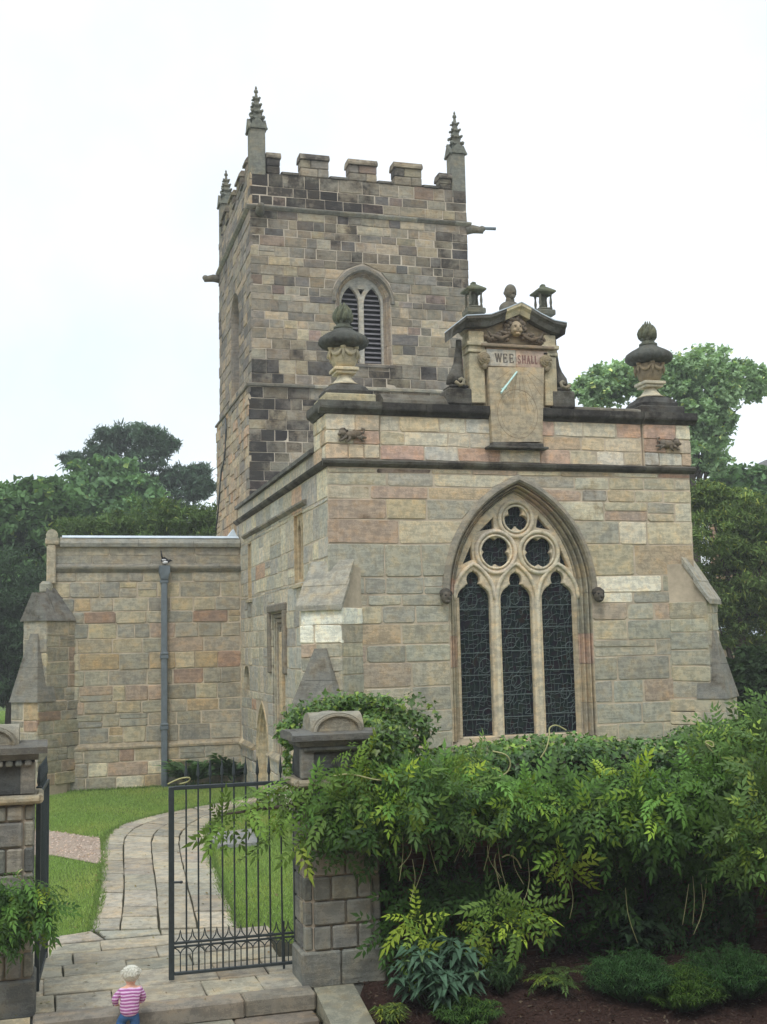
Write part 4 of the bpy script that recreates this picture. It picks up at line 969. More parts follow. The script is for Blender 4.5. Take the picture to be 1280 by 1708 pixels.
vs, fs = curve_plate(arch_path(BX, .63, BZS, .72, BZB, 12), [[(x0, BZB+.06)]+arch_path((x0+x1)/2, (x1-x0)/2, BZS-.1, .52, None, 7)+[(x1, BZB+.06)] for x0, x1 in ((BX-.57, BX-.075), (BX+.075, BX+.57))]+[[(BX, BZS+.62), (BX-.09, BZS+.36), (BX, BZS+.2), (BX+.09, BZS+.36)]], .05, .025)
m = MB(); m.add([(x, TS0+.3-z, y) for x, y, z in vs], fs, rgba((146, 140, 132), .2)); m.build('tracery', M['tower'], bw)
for x0, x1 in ((BX-.575, BX-.07), (BX+.07, BX+.575)):
    z = BZB+.1
    while z < BZS+.3:
        h = arch_hw(z+.06, BZS-.1, .26, .54); xm = (x0+x1)/2
        if h > .07:
            m = MB(); m.prism([(xm-h, TS0+.30, z), (xm-h, TS0+.30, z+.022), (xm-h, TS0+.46, z+.105), (xm-h, TS0+.46, z+.083)], (2*h, 0, 0)); m.build('louvre', M['louvre'], bw)
        z += .135
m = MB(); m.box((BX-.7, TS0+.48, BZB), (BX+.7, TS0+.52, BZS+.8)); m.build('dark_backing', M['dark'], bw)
m = MB(); m.prism([(BX-.85, TS0-.06, BZB-.1), (BX-.85, TS0-.06, BZB-.04), (BX-.85, TS0+.3, BZB+.08), (BX-.85, TS0+.3, BZB-.1)], (1.7, 0, 0), rgba((104, 98, 92), .5)); m.build('sill', M['tower'], bw)
lw = bpy.data.objects.new('belfry_window', None); C.objects.link(lw); lw.parent = tower; lw.location = Vector((TX0, LM, LZ0))-tower.location
po, pi = arch_path(LM, LA, LZS, LH, LZ0, 12), arch_path(LM, LA*.8, LZS, LH*.82, LZ0, 12)
m = MB(); moulding(m, [((TX0+.35, o[0], o[1]), (TX0+.35, i[0], i[1]), (-1, 0, 0)) for o, i in zip(po, pi)], [(0, -.02), (0, .36), (.3, .3), (.6, .15), (1, .05), (1, -.02)], rgba((112, 104, 96), .36)); m.build('arch', M['tower'], lw)
z = LZ0+.1
while z < LZS+.5:
    h = arch_hw(z+.06, LZS, LA*.8, LH*.8); m = MB()
    m.prism([(TX0+.28, LM-h, z), (TX0+.28, LM-h, z+.022), (TX0+.44, LM-h, z+.11), (TX0+.44, LM-h, z+.088)], (0, 2*h, 0)); m.build('louvre', M['louvre'], lw); z += .15
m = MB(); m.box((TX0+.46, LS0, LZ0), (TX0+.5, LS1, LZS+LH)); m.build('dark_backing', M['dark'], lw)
# spouts and the conductor cable
def gargoyle(p, d, lead):
    d = Vector(d).normalized(); p = Vector(p); m = MB(); c = rgba((98, 94, 86), .45)
    m.tube([p, p+d*.2+Vector((0, 0, .03)), p+d*.38, p+d*.5+Vector((0, 0, -.04))], [.13, .12, .1, .07], 8, c); m.blob(p+d*.45+Vector((0, 0, .03)), (.1, .1, .09), c); m.build('gargoyle', M['tower'], tower, True)
    if lead:
        m = MB(); m.tube([p+d*.3+Vector((0, 0, .06)), p+d*.85+Vector((0, 0, .03))], .045, 8); m.build('lead_spout', M['pipe'], tower, True)
gargoyle((TX1, TS0+.05, 14.98), (.9, -.25, 0), True); gargoyle((TX0+.25, TS0, 14.98), (-.1, -1, 0), False); gargoyle((TX0, TS1-.1, 14.95), (-1, .1, 0), False)
m = MB(); pts = []
for x, y in ((377, 697), (378, 715), (377, 745), (374, 772), (370, 785), (368, 812), (365, 850), (361, 885)):
    s_, z = si(x, y, TX0-.13); pts.append((TX0-.14, s_, z))
m.tube(pts, .025, 6); m.build('conductor_cable', M['iron'], tower)
st.finish(tower, M['tower'])

# ================================================================== SIDE CHAPEL
VS = 9.746; VX0 = -4.6
chapel = thing('side_chapel', 'low grey and ochre sandstone chapel wall with plain parapet, left of the tower', 'chapel', (VX0/2, VS, 0))
VST = [(4, (128, 120, 108)), (3, (140, 130, 112)), (2.4, (154, 138, 110)), (2, (118, 114, 106)), (.8, (146, 120, 102)), (.6, (152, 126, 92)), (.2, (132, 100, 84))]
WHITE = [(-3.9, -3.5, .28, .62), (-2.75, -2.3, .35, .7), (-2.45, -2.05, .35, .62), (-3.3, -2.75, -.1, .28), (-2.3, -1.9, .3, .6)]
def pal_v(u, z):
    if any(a < u < b and c < z < d for a, b, c, d in WHITE) or (z < .72 and -3.9 < u < -2 and random.random() < .22): return rgba((186, 174, 152), 0)
    return rgba(tuple(v*1.06 for v in near(pick(VST), (136, 129, 114), .74)), .24+.2*max(0, field(u, z, .7, 4)))
m = MB(); m.box((VX0, VS, -.3), (.02, VS+5.5, 5.95)); m.box((VX0-.02, VS-.07, -.3), (-.01, VS-.001, .95)); m.build('wall', M['mortar'], chapel)
st = Stones()
lay(st, (0, VS, 0), FX, NF, VX0, -.02, 1.07, 5.24, (.27, .42), (.42, .85), pal_v, None, (), (.004, .025), .011, (.015, 0))
lay(st, (0, VS-.07, 0), FX, NF, VX0, -.05, -.1, .93, (.24, .36), (.36, .8), pal_v, None, (.28, .62), (.004, .02), .01, (.015, 0))
def pal_vp(u, z): return rgba(pick([(2, (138, 128, 114)), (1, (146, 134, 116)), (1, (128, 120, 108))]), .26)
lay(st, (0, VS, 0), FX, NF, VX0+.02, -.02, 5.45, 5.86, (.2, .22), (.7, 1.5), pal_vp, None, (), (.012, .016), .004, thin=0)
course_blocks(chapel, 'string_course', M['trim'], (VX0, VS, 0), (-.02, VS, 0), [(-.03, 5.23), (.03, 5.23), (.1, 5.32), (.11, 5.37), (.02, 5.45), (-.03, 5.45)], NF, (.7, 1.6), lambda: rgba((118, 112, 102), .38))
course_blocks(chapel, 'plinth_course', M['trim'], (VX0-.05, VS, 0), (-.04, VS, 0), [(-.03, .93), (.1, .93), (.1, .98), (-.0, 1.06), (-.03, 1.06)], NF, (.7, 1.6), lambda: rgba((138, 126, 108), .25))
course_blocks(chapel, 'coping', M['trim'], (VX0+.15, VS, 0), (-.02, VS, 0), [(-.42, 5.86), (.1, 5.86), (.12, 5.95), (.06, 6.06), (-.1, 6.12), (-.42, 6.1)], NF, (.8, 1.6), lambda: rgba((128, 124, 116), .42))
m = MB(); m.prism([(VX0+.2, VS-.06, 6.075), (VX0+.2, VS+.1, 6.135), (VX0+.2, VS+.5, 6.125), (VX0+.2, VS+.5, 6.145), (VX0+.2, VS+.1, 6.155), (VX0+.2, VS-.07, 6.09)], (-VX0-.25, 0, 0)); m.build('lead_flashing', M['lead'], chapel)
m = MB(); m.prism([(-.35, VS+.1, 6.1), (-.05, VS+.1, 6.1), (-.16, VS+.1, 6.34)], (0, .3, 0)); m.build('lead_upstand', M['lead'], chapel)
# gable coping at the outer end, seen edge on, with a roll on top
m = MB(); m.bbox((VX0-.16, VS-.14, 4.95), (VX0+.06, VS+.45, 5.9), .03, rgba((150, 138, 120), .3)); m.build('kneeler', M['trim'], chapel)
m = MB(); m.tube([(VX0-.04, VS-.16, 6.13), (VX0-.04, VS+.5, 6.2)], .145, 14, rgba((150, 142, 126), .3)); m.bbox((VX0-.2, VS-.15, 5.9), (VX0+.14, VS+.45, 6.08), .03, rgba((146, 136, 120), .32)); m.build('coping_roll', M['trim'], chapel)
m = MB(); m.bbox((VX0-.32, VS-.2, 4.7), (VX0-.02, VS+.2, 5.02), .07, rgba((132, 128, 116), .32)); m.build('finial_block', M['trim'], chapel)
buttress(chapel, st, (VX0+.05, VS+.05), (-1, -1), .37, .65, .95, 4.85, 4.05, 3.75, 2.15, pal_v, (1, 0, 1), 'saddle')
# rainwater pipe
dp = bpy.data.objects.new('drainpipe', None); C.objects.link(dp); dp.parent = chapel; dp.location = Vector((-1.94, VS, 0))-chapel.location
px_ = -1.94
m = MB(); m.bbox((px_-.075, VS-.2, -.05), (px_+.075, VS-.09, 5.05), .02); m.build('pipe', M['pipe'], dp)
for z in (1.35, 3.08, 4.95):
    m = MB(); m.bbox((px_-.1, VS-.215, z), (px_+.1, VS-.02, z+.1), .012); m.bbox((px_-.095, VS-.225, z+.102), (px_+.095, VS-.06, z+.16), .012); m.build('bracket', M['pipe'], dp)
m = MB(); m.prism([(px_-.08, VS-.24, 5.05), (px_-.13, VS-.28, 5.2), (px_-.13, VS-.28, 5.38), (px_+.13, VS-.28, 5.38), (px_+.13, VS-.28, 5.2), (px_+.08, VS-.24, 5.05)], (0, .24, 0)); m.build('hopper', M['pipe'], dp)
st.finish(chapel, M['stone'])
# ================================================================== GROUND
def soil_material(name, a, b, sc=14, bm=.03):
    m, n, bs = nodes(name); p = pos(n); f = noise(n, p, sc, 8, .7); g = noise(n, p, 1.3, 4)
    c = ramp(n, f, [(.3, a), (.55, b), (.78, tuple(min(1, v*1.7) for v in b))]); c = mix(n, 1.0, c, ramp(n, g, [(.3, (.8, .8, .8)), (.7, (1.15, 1.15, 1.15))]), 'MULTIPLY')
    n.links.new(c, bs.inputs['Base Color']); bs.inputs['Roughness'].default_value = 1; bs.inputs['Specular IOR Level'].default_value = .1
    bump(n, bs, f, bm, .8); return m
M['turf'] = soil_material('turf', (.07, .12, .03), (.13, .19, .055), 30, .03)
M['soil'] = soil_material('bark_soil', (.028, .016, .012), (.062, .036, .028), 26, .04)
M['gravel'] = soil_material('pink_gravel', lin((130, 115, 103)), lin((162, 148, 133)), 60, .02)
M['joint'] = soil_material('joint_dirt', (.03, .032, .018), (.07, .066, .044), 30, .02)
M['yard'] = soil_material('worn_sandy_yard', lin((128, 112, 92)), lin((150, 136, 114)), 20, .01)
def poly_sheet(name, pts, z, mat):
    m = MB(); m.add([(x, y, z) for x, y in pts], [tuple(range(len(pts)))]); return struct(m.build(name, mat))
poly_sheet('lawn', [(-260, -7.9), (260, -7.9), (260, 400), (-260, 400)], -.035, M['turf'])
poly_sheet('yard', [(-260, -120), (260, -120), (260, -8.45), (-260, -8.45)], -.335, M['yard'])
PL = [(-4.2, -4.96), (-4.02, -3.19), (-3.86, -.47), (-3.74, 2.28), (-3.35, 3.62), (-2.57, 4.73), (-1.63, 5.53), (-.12, 6.6)]
PR = [(-2.46, -5.41), (-2.38, -3.83), (-2.11, -.06), (-1.82, 2.54), (-1.4, 3.9), (-.9, 4.8), (-.5, 5.2), (-.12, 5.5)]
def smooth_line(P, n):
    P = np.array(P, float)
    for _ in range(2):
        Q = [P[0]]
        for a, b in zip(P[:-1], P[1:]): Q += [a*.75+b*.25, a*.25+b*.75]
        P = np.array(Q+[P[-1]])
    d = np.r_[0, np.cumsum(np.linalg.norm(np.diff(P, axis=0), axis=1))]; t = np.linspace(0, d[-1], n)
    return np.stack([np.interp(t, d, P[:, k]) for k in (0, 1)], 1)
LL, RR = smooth_line(PL, 200), smooth_line(PR, 200)
path = poly_sheet('path', [tuple(p) for p in LL]+[tuple(p) for p in RR[::-1]], -.03, M['joint'])
FLAG = [(4, (146, 136, 119)), (3, (140, 131, 116)), (2, (134, 128, 115)), (1.5, (152, 140, 121)), (1, (138, 126, 112))]
def flag(parent, q, z=0.0, th=.035, name='flagstone', col=None, wide=(.01, .02)):
    q = [np.array(p, float) for p in q]; c = sum(q)/len(q); dz = random.uniform(-.007, .007); tl = rng.uniform(-.006, .006, 2)
    u = (q[1]-q[0])/np.linalg.norm(q[1]-q[0]); v = (q[3]-q[0])/np.linalg.norm(q[3]-q[0]); gl, gt = random.uniform(.003, .007), random.uniform(*wide)
    o = [q[0]+u*gl+v*gt, q[1]-u*gl+v*gt, q[2]-u*gl-v*gt, q[3]+u*gl-v*gt]; o = [p+rng.uniform(-.006, .006, 2) for p in o]
    # extra points along the edges make the outline uneven
    ring = []
    for a, b in zip(o, o[1:]+o[:1]):
        ring.append(a); e = (a+b)/2; ring.append(e+rng.uniform(-.008, .008, 2))
    inn = [p+(c-p)/np.linalg.norm(c-p)*.012 for p in ring]; n = len(ring)
    h = lambda p: z+dz+float((p-c)@tl)
    V = [(p[0], p[1], z-th) for p in ring]+[(p[0], p[1], h(p)-.009) for p in ring]+[(p[0], p[1], h(p)) for p in inn]+[(c[0], c[1], z+dz-.003)]
    Fc = []
    for k in range(n):
        l = (k+1) % n; Fc += [(k, l, n+l, n+k), (n+k, n+l, 2*n+l, 2*n+k), (2*n+k, 2*n+l, 3*n)]
    m = MB(); m.add(V, Fc, col or rgba(pick(FLAG), random.uniform(.12, .32))); return m.build(name, M['flag'], parent)
frac = [0, .2, .46, .72, 1]
def pp(t, f):
    i = min(198, int(t)); u = t-i; L = LL[i]*(1-u)+LL[i+1]*u; Q = RR[i]*(1-u)+RR[i+1]*u; return L*(1-f)+Q*f
for k in range(4):
    t = 0.0
    while t < 198.9:
        w = random.uniform(8, 19); e = t+w
        if 199-e < 5: e = 199
        j = random.uniform(-.4, .4)
        flag(path, [pp(t, frac[k]+.003), pp(t, frac[k+1]-.003), pp(min(199, e), frac[k+1]-.003), pp(min(199, e), frac[k]+.003)], wide=(.022, .038)); t = e
landing = poly_sheet('landing', [(-5.9, -8.1), (-1.5, -8.1), (-1.5, -6.3), (-2.0, -6.35), (-2.46, -5.45), (-4.2, -4.98), (-5.9, -5.35)], -.029, M['joint'])
y = -8.08; rowsd = []
while y < -5.6:
    d = random.uniform(.45, .62); d = min(d, -5.5-y) if -5.5-y < d+.2 else d
    x = -5.8+random.uniform(0, .3)
    while x < -1.65:
        w = random.uniform(.5, .95)
        cx_, cy_ = x+w/2, y+d/2
        if x+w < -1.5 and not (cx_ > -2.3 and cy_ > -6.5): flag(landing, [(x, y), (x+w, y), (x+w, y+d), (x, y+d)])
        x += w
    y += d
# the wedge where landing and path meet
for q in ([(-4.6, -5.48), (-4.05, -5.48), (-4.18, -5.0), (-4.6, -5.12)], [(-5.3, -5.48), (-4.62, -5.48), (-4.62, -5.13), (-5.3, -5.25)], [(-4.03, -5.48), (-3.4, -5.48), (-3.4, -5.2), (-4.1, -5.03)], [(-3.38, -5.48), (-2.5, -5.5), (-2.5, -5.42), (-3.38, -5.22)], [(-2.5, -5.56), (-2.3, -6.0), (-2.32, -6.45), (-2.5, -6.4)]):
    flag(landing, q)
# steps: kerb stones with worn edges, two risers
steps = poly_sheet('steps', [(-4.9, -8.6), (-2.15, -8.6), (-2.15, -8.1), (-4.9, -8.1)], -.2, M['joint'])
def step_row(y0, y1, z, x0, x1, th, col):
    x = x0
    while x < x1-.05:
        w = random.uniform(.7, 1.25); w = min(w, x1-x) if x1-x-w > .3 else x1-x
        m = MB(); m.bbox((x+.004, y0+random.uniform(-.012, .012), z-th), (x+w-.004, y1, z+random.uniform(-.004, .004)), .018, rgba(pick(col), random.uniform(.3, .4))); m.build('step_stone', M['flag'], steps); x += w
step_row(-8.37, -8.09, -.0, -4.82, -2.18, .17, [(1, (132, 124, 112)), (1, (124, 114, 104))])
step_row(-8.63, -8.33, -.165, -4.8, -2.2, .18, [(1, (124, 116, 104)), (1, (118, 107, 98))])
m = MB(); m.prism([(-2.17, -8.2, .0), (-2.17, -8.2, -.4), (-2.17, -9.7, -.4), (-2.17, -9.7, -.28)], (.4, 0, 0), rgba((122, 118, 104), .34)); m.build('flank_stone', M['flag'], steps)
m = MB(); m.prism([(-4.84, -8.2, .0), (-4.84, -8.2, -.4), (-4.84, -9.2, -.4), (-4.84, -9.2, -.25)], (-.4, 0, 0), rgba((146, 134, 112), .28)); m.build('flank_stone', M['flag'], steps)
gravel = poly_sheet('gravel_path', [(-3.78, 2.2), (-4.57, 3.38), (-7, 4.6), (-14, 6.6), (-14, 3.6), (-7, 1.9), (-4.58, .69), (-3.87, -.46)], -.018, M['gravel'])
n = 2600; P = np.stack([rng.uniform(-6.2, -3.8, n), rng.uniform(-.4, 4.4, n), np.full(n, -.01)], 1)
P = P[(P[:, 1] < 2.3+(-3.8-P[:, 0])*1.4) & (P[:, 1] > -.4+(-3.9-P[:, 0])*1.6)]; n = len(P)
tv = [(1, 0, 0), (-.5, .87, 0), (-.5, -.87, 0), (0, 0, .8)]; tt = [(0, 1, 3), (1, 2, 3), (2, 0, 3)]
d = rng.normal(size=(n, 3)); d[:, 2] = 0; V, T, cc = scatter(tv, tt, P, rot_mats(d, np.tile([0, 0, 1.], (n, 1))), rng.uniform(.012, .03, n), np.array([lin((154+k, 139+k, 126+k)) for k in rng.uniform(-22, 22, n)]))
o = np_mesh('gravel', V, T, cc, M['carved']); o['kind'] = 'stuff'
ledger = MB(); lp = [gd(348, 1393), gd(420, 1385), gd(432, 1408), gd(360, 1414)]; ledger.prism([(x, y_, -.03) for x, y_ in lp], (0, 0, .065), rgba((122, 122, 122), .2))
tag(ledger.build('ledger_stone', M['flag']), 'flat grey grave slab lying in the lawn behind the gate bars', 'grave slab')
# grass blades
def inside(P, poly):
    x, y_ = P[:, 0], P[:, 1]; r_ = np.zeros(len(P), bool); q = np.array(poly)
    for a, b in zip(q, np.roll(q, -1, 0)):
        c = ((a[1] > y_) != (b[1] > y_)) & (x < (b[0]-a[0])*(y_-a[1])/(b[1]-a[1]+1e-12)+a[0]); r_ ^= c
    return r_
PATHPOLY = np.concatenate([LL, RR[::-1]]); LANDPOLY = [(-5.9, -8.1), (-1.3, -8.1), (-1.3, -6.3), (-2.0, -6.35), (-2.46, -5.45), (-4.2, -4.98), (-5.9, -5.35)]
GRAVPOLY = [(-3.75, 2.2), (-4.57, 3.38), (-7, 4.6), (-14, 6.6), (-14, 3.6), (-7, 1.9), (-4.58, .69), (-3.87, -.46)]
def grass(box, n, h):
    P = np.stack([rng.uniform(box[0], box[1], n), rng.uniform(box[2], box[3], n), np.full(n, -.035)], 1)
    J = P+rng.normal(0, .015, P.shape)
    k = ~inside(J, lp) & ~inside(J, PATHPOLY) & ~inside(J, LANDPOLY) & ~inside(J, GRAVPOLY) & ~inside(P, lp); return P[k]
P = np.concatenate([grass((-6.2, -3.4, -5.5, 9.7), 90000, .05), grass((-3.4, .0, 2.5, 9.7), 42000, .05), grass((-2.6, -.02, -6.5, 6), 75000, .05), grass((-9, -4.6, 9.7, 50), 40000, .1)]); n = len(P)
d = np.stack([rng.normal(0, .35, n), rng.normal(0, .35, n), np.ones(n)], 1); up = np.stack([rng.normal(size=n), rng.normal(size=n), np.zeros(n)], 1)
patch = .5+.5*np.sin(P[:, 0]*1.7+1.3*np.sin(P[:, 1]*1.1))*np.cos(P[:, 1]*1.3+np.sin(P[:, 0]*2.1))
col = np.array([.23, .35, .09])*(1+rng.uniform(-.3, .3, (n, 1)))+np.array([.16, .07, .03])*(patch**2)[:, None]*rng.uniform(0, 1, (n, 1))
V, T, cc = scatter([(0, -.11, 0), (0, .11, 0), (1, 0, 0)], [(0, 1, 2)], P, rot_mats(d, up), rng.uniform(.03, .06, n)*np.where(P[:, 1] > 9.7, 2.5, 1), col)
o = np_mesh('grass', V, T, cc, M['leafm']); o['kind'] = 'stuff'
E_ = []
for line, sg in ((LL, -1), (RR, 1)):
    i_ = rng.integers(0, 199, 5200); q = line[i_]+(line[i_+1]-line[i_])*rng.random((5200, 1)); t_ = line[np.minimum(i_+1, 199)]-line[i_]; nn = np.stack([-t_[:, 1], t_[:, 0]], 1); nn /= np.linalg.norm(nn, axis=1, keepdims=True)+1e-9
    E_.append(q-nn*sg*(rng.normal(-.02, .035, (5200, 1))))
wl = np.stack([rng.uniform(VX0-.3, -.1, 2600), VS-.09-np.abs(rng.normal(0, .06, 2600))], 1); wc = np.stack([-.03-np.abs(rng.normal(0, .05, 2200)), rng.uniform(1, 9.6, 2200)], 1)
E_ = np.concatenate(E_+[wl, wc]); n = len(E_); P = np.concatenate([E_, np.full((n, 1), -.03)], 1); keep = ~inside(P, GRAVPOLY); P = P[keep]; n = len(P)
d = np.stack([rng.normal(0, .5, n), rng.normal(0, .5, n), np.ones(n)], 1); up = np.stack([rng.normal(size=n), rng.normal(size=n), np.zeros(n)], 1)
V, T, cc = scatter([(0, -.1, 0), (0, .1, 0), (1, 0, 0)], [(0, 1, 2)], P, rot_mats(d, up), rng.uniform(.04, .1, n), np.array([.15, .23, .06])*(1+rng.uniform(-.4, .4, (n, 1))))
o = np_mesh('edge_grass', V, T, cc, M['leafm']); o['kind'] = 'stuff'
n = 420; P = np.stack([rng.uniform(-5.5, -1.0, n), rng.uniform(-8.6, 4, n), np.full(n, .012)], 1); P[P[:, 1] < -8.36, 2] = -.15
d = rng.normal(size=(n, 3)); d[:, 2] *= .25; up = np.stack([rng.normal(0, .3, n), rng.normal(0, .3, n), np.ones(n)], 1)
V, T, cc = scatter([(-1, 0, 0), (0, .45, .15), (1, 0, .05), (0, -.45, .12)], [(0, 2, 1), (0, 3, 2)], P, rot_mats(d, up), rng.uniform(.012, .032, n), np.array([.2, .16, .06])*rng.uniform(.4, 1.4, (n, 1))*np.stack([np.ones(n), rng.uniform(.6, 1.3, n), np.ones(n)], 1))
o = np_mesh('fallen_leaves', V, T, cc, M['leafm']); o['kind'] = 'stuff'
# flower bed: a mound of bark soil in front of the wall
nx, ny = 90, 50; V = []; 
for j in range(ny+1):
    for i in range(nx+1):
        x = -1.76+13*i/nx; y_ = -12.5+4.8*j/ny; b = max(0, min(1, (y_+9.6)/1.7)); z = -.27+.27*b*b*(3-2*b)+.02*math.sin(x*3.1+y_*2)+.012*math.sin(x*7.3-y_*5)+random.uniform(-.012, .012)
        if i == 0: z = -.36
        V.append((x, y_, z))
m = MB(); m.add(V, [(j*(nx+1)+i, j*(nx+1)+i+1, (j+1)*(nx+1)+i+1, (j+1)*(nx+1)+i) for j in range(ny) for i in range(nx)]); struct(m.build('flower_bed', M['soil'], None, True))
def bed_z(x, y_):
    b = max(0, min(1, (y_+9.6)/1.7)); return -.27+.27*b*b*(3-2*b)+.02*math.sin(x*3.1+y_*2)+.012*math.sin(x*7.3-y_*5)
n = 5200; P = np.stack([rng.uniform(-1.7, 3.6, n), rng.uniform(-9.9, -7.8, n), np.zeros(n)], 1); P[:, 2] = [bed_z(a, b)+.006 for a, b, c in P]
d = rng.normal(size=(n, 3)); d[:, 2] *= .3; up = np.stack([rng.normal(0, .3, n), rng.normal(0, .3, n), np.ones(n)], 1)
g = rng.uniform(.5, 1.5, (n, 1)); pale = (rng.random(n) < .1)[:, None]
V, T, cc = scatter([(-1, -.35, 0), (1, -.25, .1), (.8, .3, 0), (-1, .3, .12)], [(0, 1, 2), (0, 2, 3)], P, rot_mats(d, up), rng.uniform(.008, .028, n), np.where(pale, np.array([.15, .115, .08]), np.array([.058, .034, .026]))*g)
o = np_mesh('bark_litter', V, T, cc, M['soil'] if False else M['leafm']); o['kind'] = 'stuff'

# ================================================================== GATE PIERS
def pier(x0, x1, y0, y1, label, fringe=True):
    p = thing('gate_pier', label, 'gate pier', ((x0+x1)/2, (y0+y1)/2, 0), 'stone gate piers')
    PC = [(3, (108, 106, 99)), (2, (118, 115, 106)), (1.5, (96, 96, 92)), (1, (124, 118, 107))]
    c = lambda s=.38: rgba(pick(PC), s+random.uniform(-.06, .06))
    m = MB(); m.box((x0+.02, y0+.02, -.1), (x1-.02, y1-.02, 2.3)); m.build('core', M['tmortar'], p)
    for (a, b) in ((x0-.03, (x0+x1)/2+random.uniform(-.1, .1)), ):
        m = MB(); m.bbox((x0-.03, y0-.03, -.3), (b-.004, y1+.03, .3), .02, c()); m.build('plinth_block', M['trim'], p)
        m = MB(); m.bbox((b+.004, y0-.03, -.3), (x1+.03, y1+.03, .3), .02, c()); m.build('plinth_block', M['trim'], p)
    z = .305; k = 0
    while z < 1.88:
        h = .24 if 1.9-z-.24 > .1 else 1.9-z
        # corner strip and rusticated blocks of the front, then the two sides
        xs = [x0, x0+.1, x0+.1+(x1-x0-.2)*(.55 if k % 2 else .42), x1-.1, x1] if k % 2 else [x0, x0+.1, x0+.1+(x1-x0-.2)*.3, x0+.1+(x1-x0-.2)*.75, x1-.1, x1]
        for a, b in zip(xs, xs[1:]):
            e = .0 if a in (x0, x1-.1) or abs(a-(x1-.1)) < 1e-6 else .028
            m = MB(); m.bbox((a+.007, y0-e, z+.007), (b-.007, y0+.1, z+h-.007), .016, c()); m.build('block', M['trim'], p)
        for a, b in (((y0+.105), (y0+y1)/2), ((y0+y1)/2, y1)):
            for xa, xb in ((x0, x0+.1), (x1-.1, x1)):
                m = MB(); m.bbox((xa, a+.005, z+.007), (xb, b-.005, z+h-.007), .014, c(.3)); m.build('block', M['trim'], p)
        z += h; k += 1
    m = MB(); cs = [(x0-.04, y0-.04), (x1+.04, y0-.04), (x1+.04, y1+.04), (x0-.04, y1+.04)]
    for a, b in zip(cs, cs[1:]+cs[:1]): m.tube([(a[0], a[1], 1.95), (b[0], b[1], 1.95)], .042, 10, rgba((140, 130, 112), .3))
    m.bbox((x0-.02, y0-.02, 1.905), (x1+.02, y1+.02, 1.99), .01, rgba((122, 114, 102), .35)); m.build('roll_moulding', M['trim'], p)
    m = MB(); m.bbox((x0+.006, y0+.008, 1.992), (x1-.006, y1-.008, 2.31), .01, rgba((74, 75, 74), .5))
    for a, b in ((x0, x0+.13), (x1-.13, x1)): m.bbox((a-.003, y0-.012, 1.994), (b+.003, y0+.1, 2.295), .012, c(.4))
    m.build('frieze', M['trim'], p)
    m = MB()
    if not fringe: m.bbox((x0+.01, y0-.05, 2.262), (x1-.01, y1+.05, 2.318), .02, c(.46))
    for k in range(9 if fringe else 0): a = x0+.02+(x1-x0-.04)*k/9; m.bbox((a+.012, y0-.06, 2.262), (a+(x1-x0-.04)/9-.012, y0+.1, 2.318), .012, c(.46))
    m.build('dentil_course', M['trim'], p)
    m = MB(); m.prism([(x0-.03, y0-.05, 2.32), (x0-.03, y0-.09, 2.37), (x0-.03, y0-.11, 2.38), (x0-.03, y0-.11, 2.44), (x0-.03, y0+.05, 2.475), (x0-.03, y1-.05, 2.475), (x0-.03, y1+.11, 2.44), (x0-.03, y1+.11, 2.38), (x0-.03, y1+.05, 2.32)], (x1-x0+.06, 0, 0), rgba((92, 90, 86), .42))
    for sx, s_ in ((x0-.031, -1), (x1+.031, 1)): m.prism([(sx, y0-.11, 2.38), (sx, y0-.11, 2.44), (sx, y0, 2.47), (sx, y1, 2.47), (sx, y1+.11, 2.44), (sx, y1+.11, 2.38)], (s_*.08, 0, 0), rgba((92, 90, 86), .42))
    m.build('cap_slab', M['trim'], p)
    m = MB(); cx, cy = (x0+x1)/2-.02, (y0+y1)/2; w = .275; wy = .22; col = rgba((128, 122, 110), .36)
    arc = [(w*math.cos(math.pi*t/14), .19*math.sin(math.pi*t/14)) for t in range(15)]
    m.prism([(cx+a, cy-wy, 2.46+b) for a, b in arc], (0, 2*wy, 0), col); m.prism([(cx-w-.003, cy+a*.99*wy/w, 2.46+b*.99) for a, b in arc], (2*w+.006, 0, 0), col)
    inner = [(.72*a, .66*b) for a, b in arc]
    m.build('domed_top', M['trim'], p)
    m = MB(); ring_ = [(cx+a*.86, cy-wy-.012, 2.462+b*.84) for a, b in arc]; m.tube(ring_, .018, 6, col); m.build('gablet_rim', M['trim'], p)
    return p
pier(-2.23, -1.42, -8.05, -7.6, 'soot-dark stone gate pier half buried in creeper at the hinge of the closed gate', False)
pier(-5.64, -4.82, -8.05, -7.6, 'stone gate pier cut by the picture edge with a leafy spray across its front')

# ================================================================== IRON GATES
HG = (-2.17, -7.5, 0.0); GW = 1.34
g1 = thing('iron_gate', 'dark iron gate leaf with spearheads closed across half the path', 'gate', HG, 'pair of iron gate leaves')
def gp(u, z, d=0): return (HG[0]-u, HG[1]+d, z)
def gbar(name, a, b, r, n=8, prof=None):
    m = MB(); m.tube([gp(*a), gp(*b)], r, n); return m.build(name, M['iron'], g1)
def gbox(name, u0, u1, z0, z1, t=.02):
    m = MB(); m.bbox((HG[0]-u1, HG[1]-t, z0), (HG[0]-u0, HG[1]+t, z1), .005); return m.build(name, M['iron'], g1)
gbox('hinge_stile', 0, .05, .02, 2.0, .025); gbox('lock_stile', GW-.055, GW, .02, 1.93, .025)
gbox('top_rail', .051, GW-.056, 1.895, 1.935); gbox('bottom_rail', .051, GW-.056, .06, .09); gbox('middle_rail', .051, GW-.056, .36, .385, .012); gbox('lower_rail', .051, GW-.056, .325, .345, .01)
NB = 9; step = (GW-.105)/(NB+1)
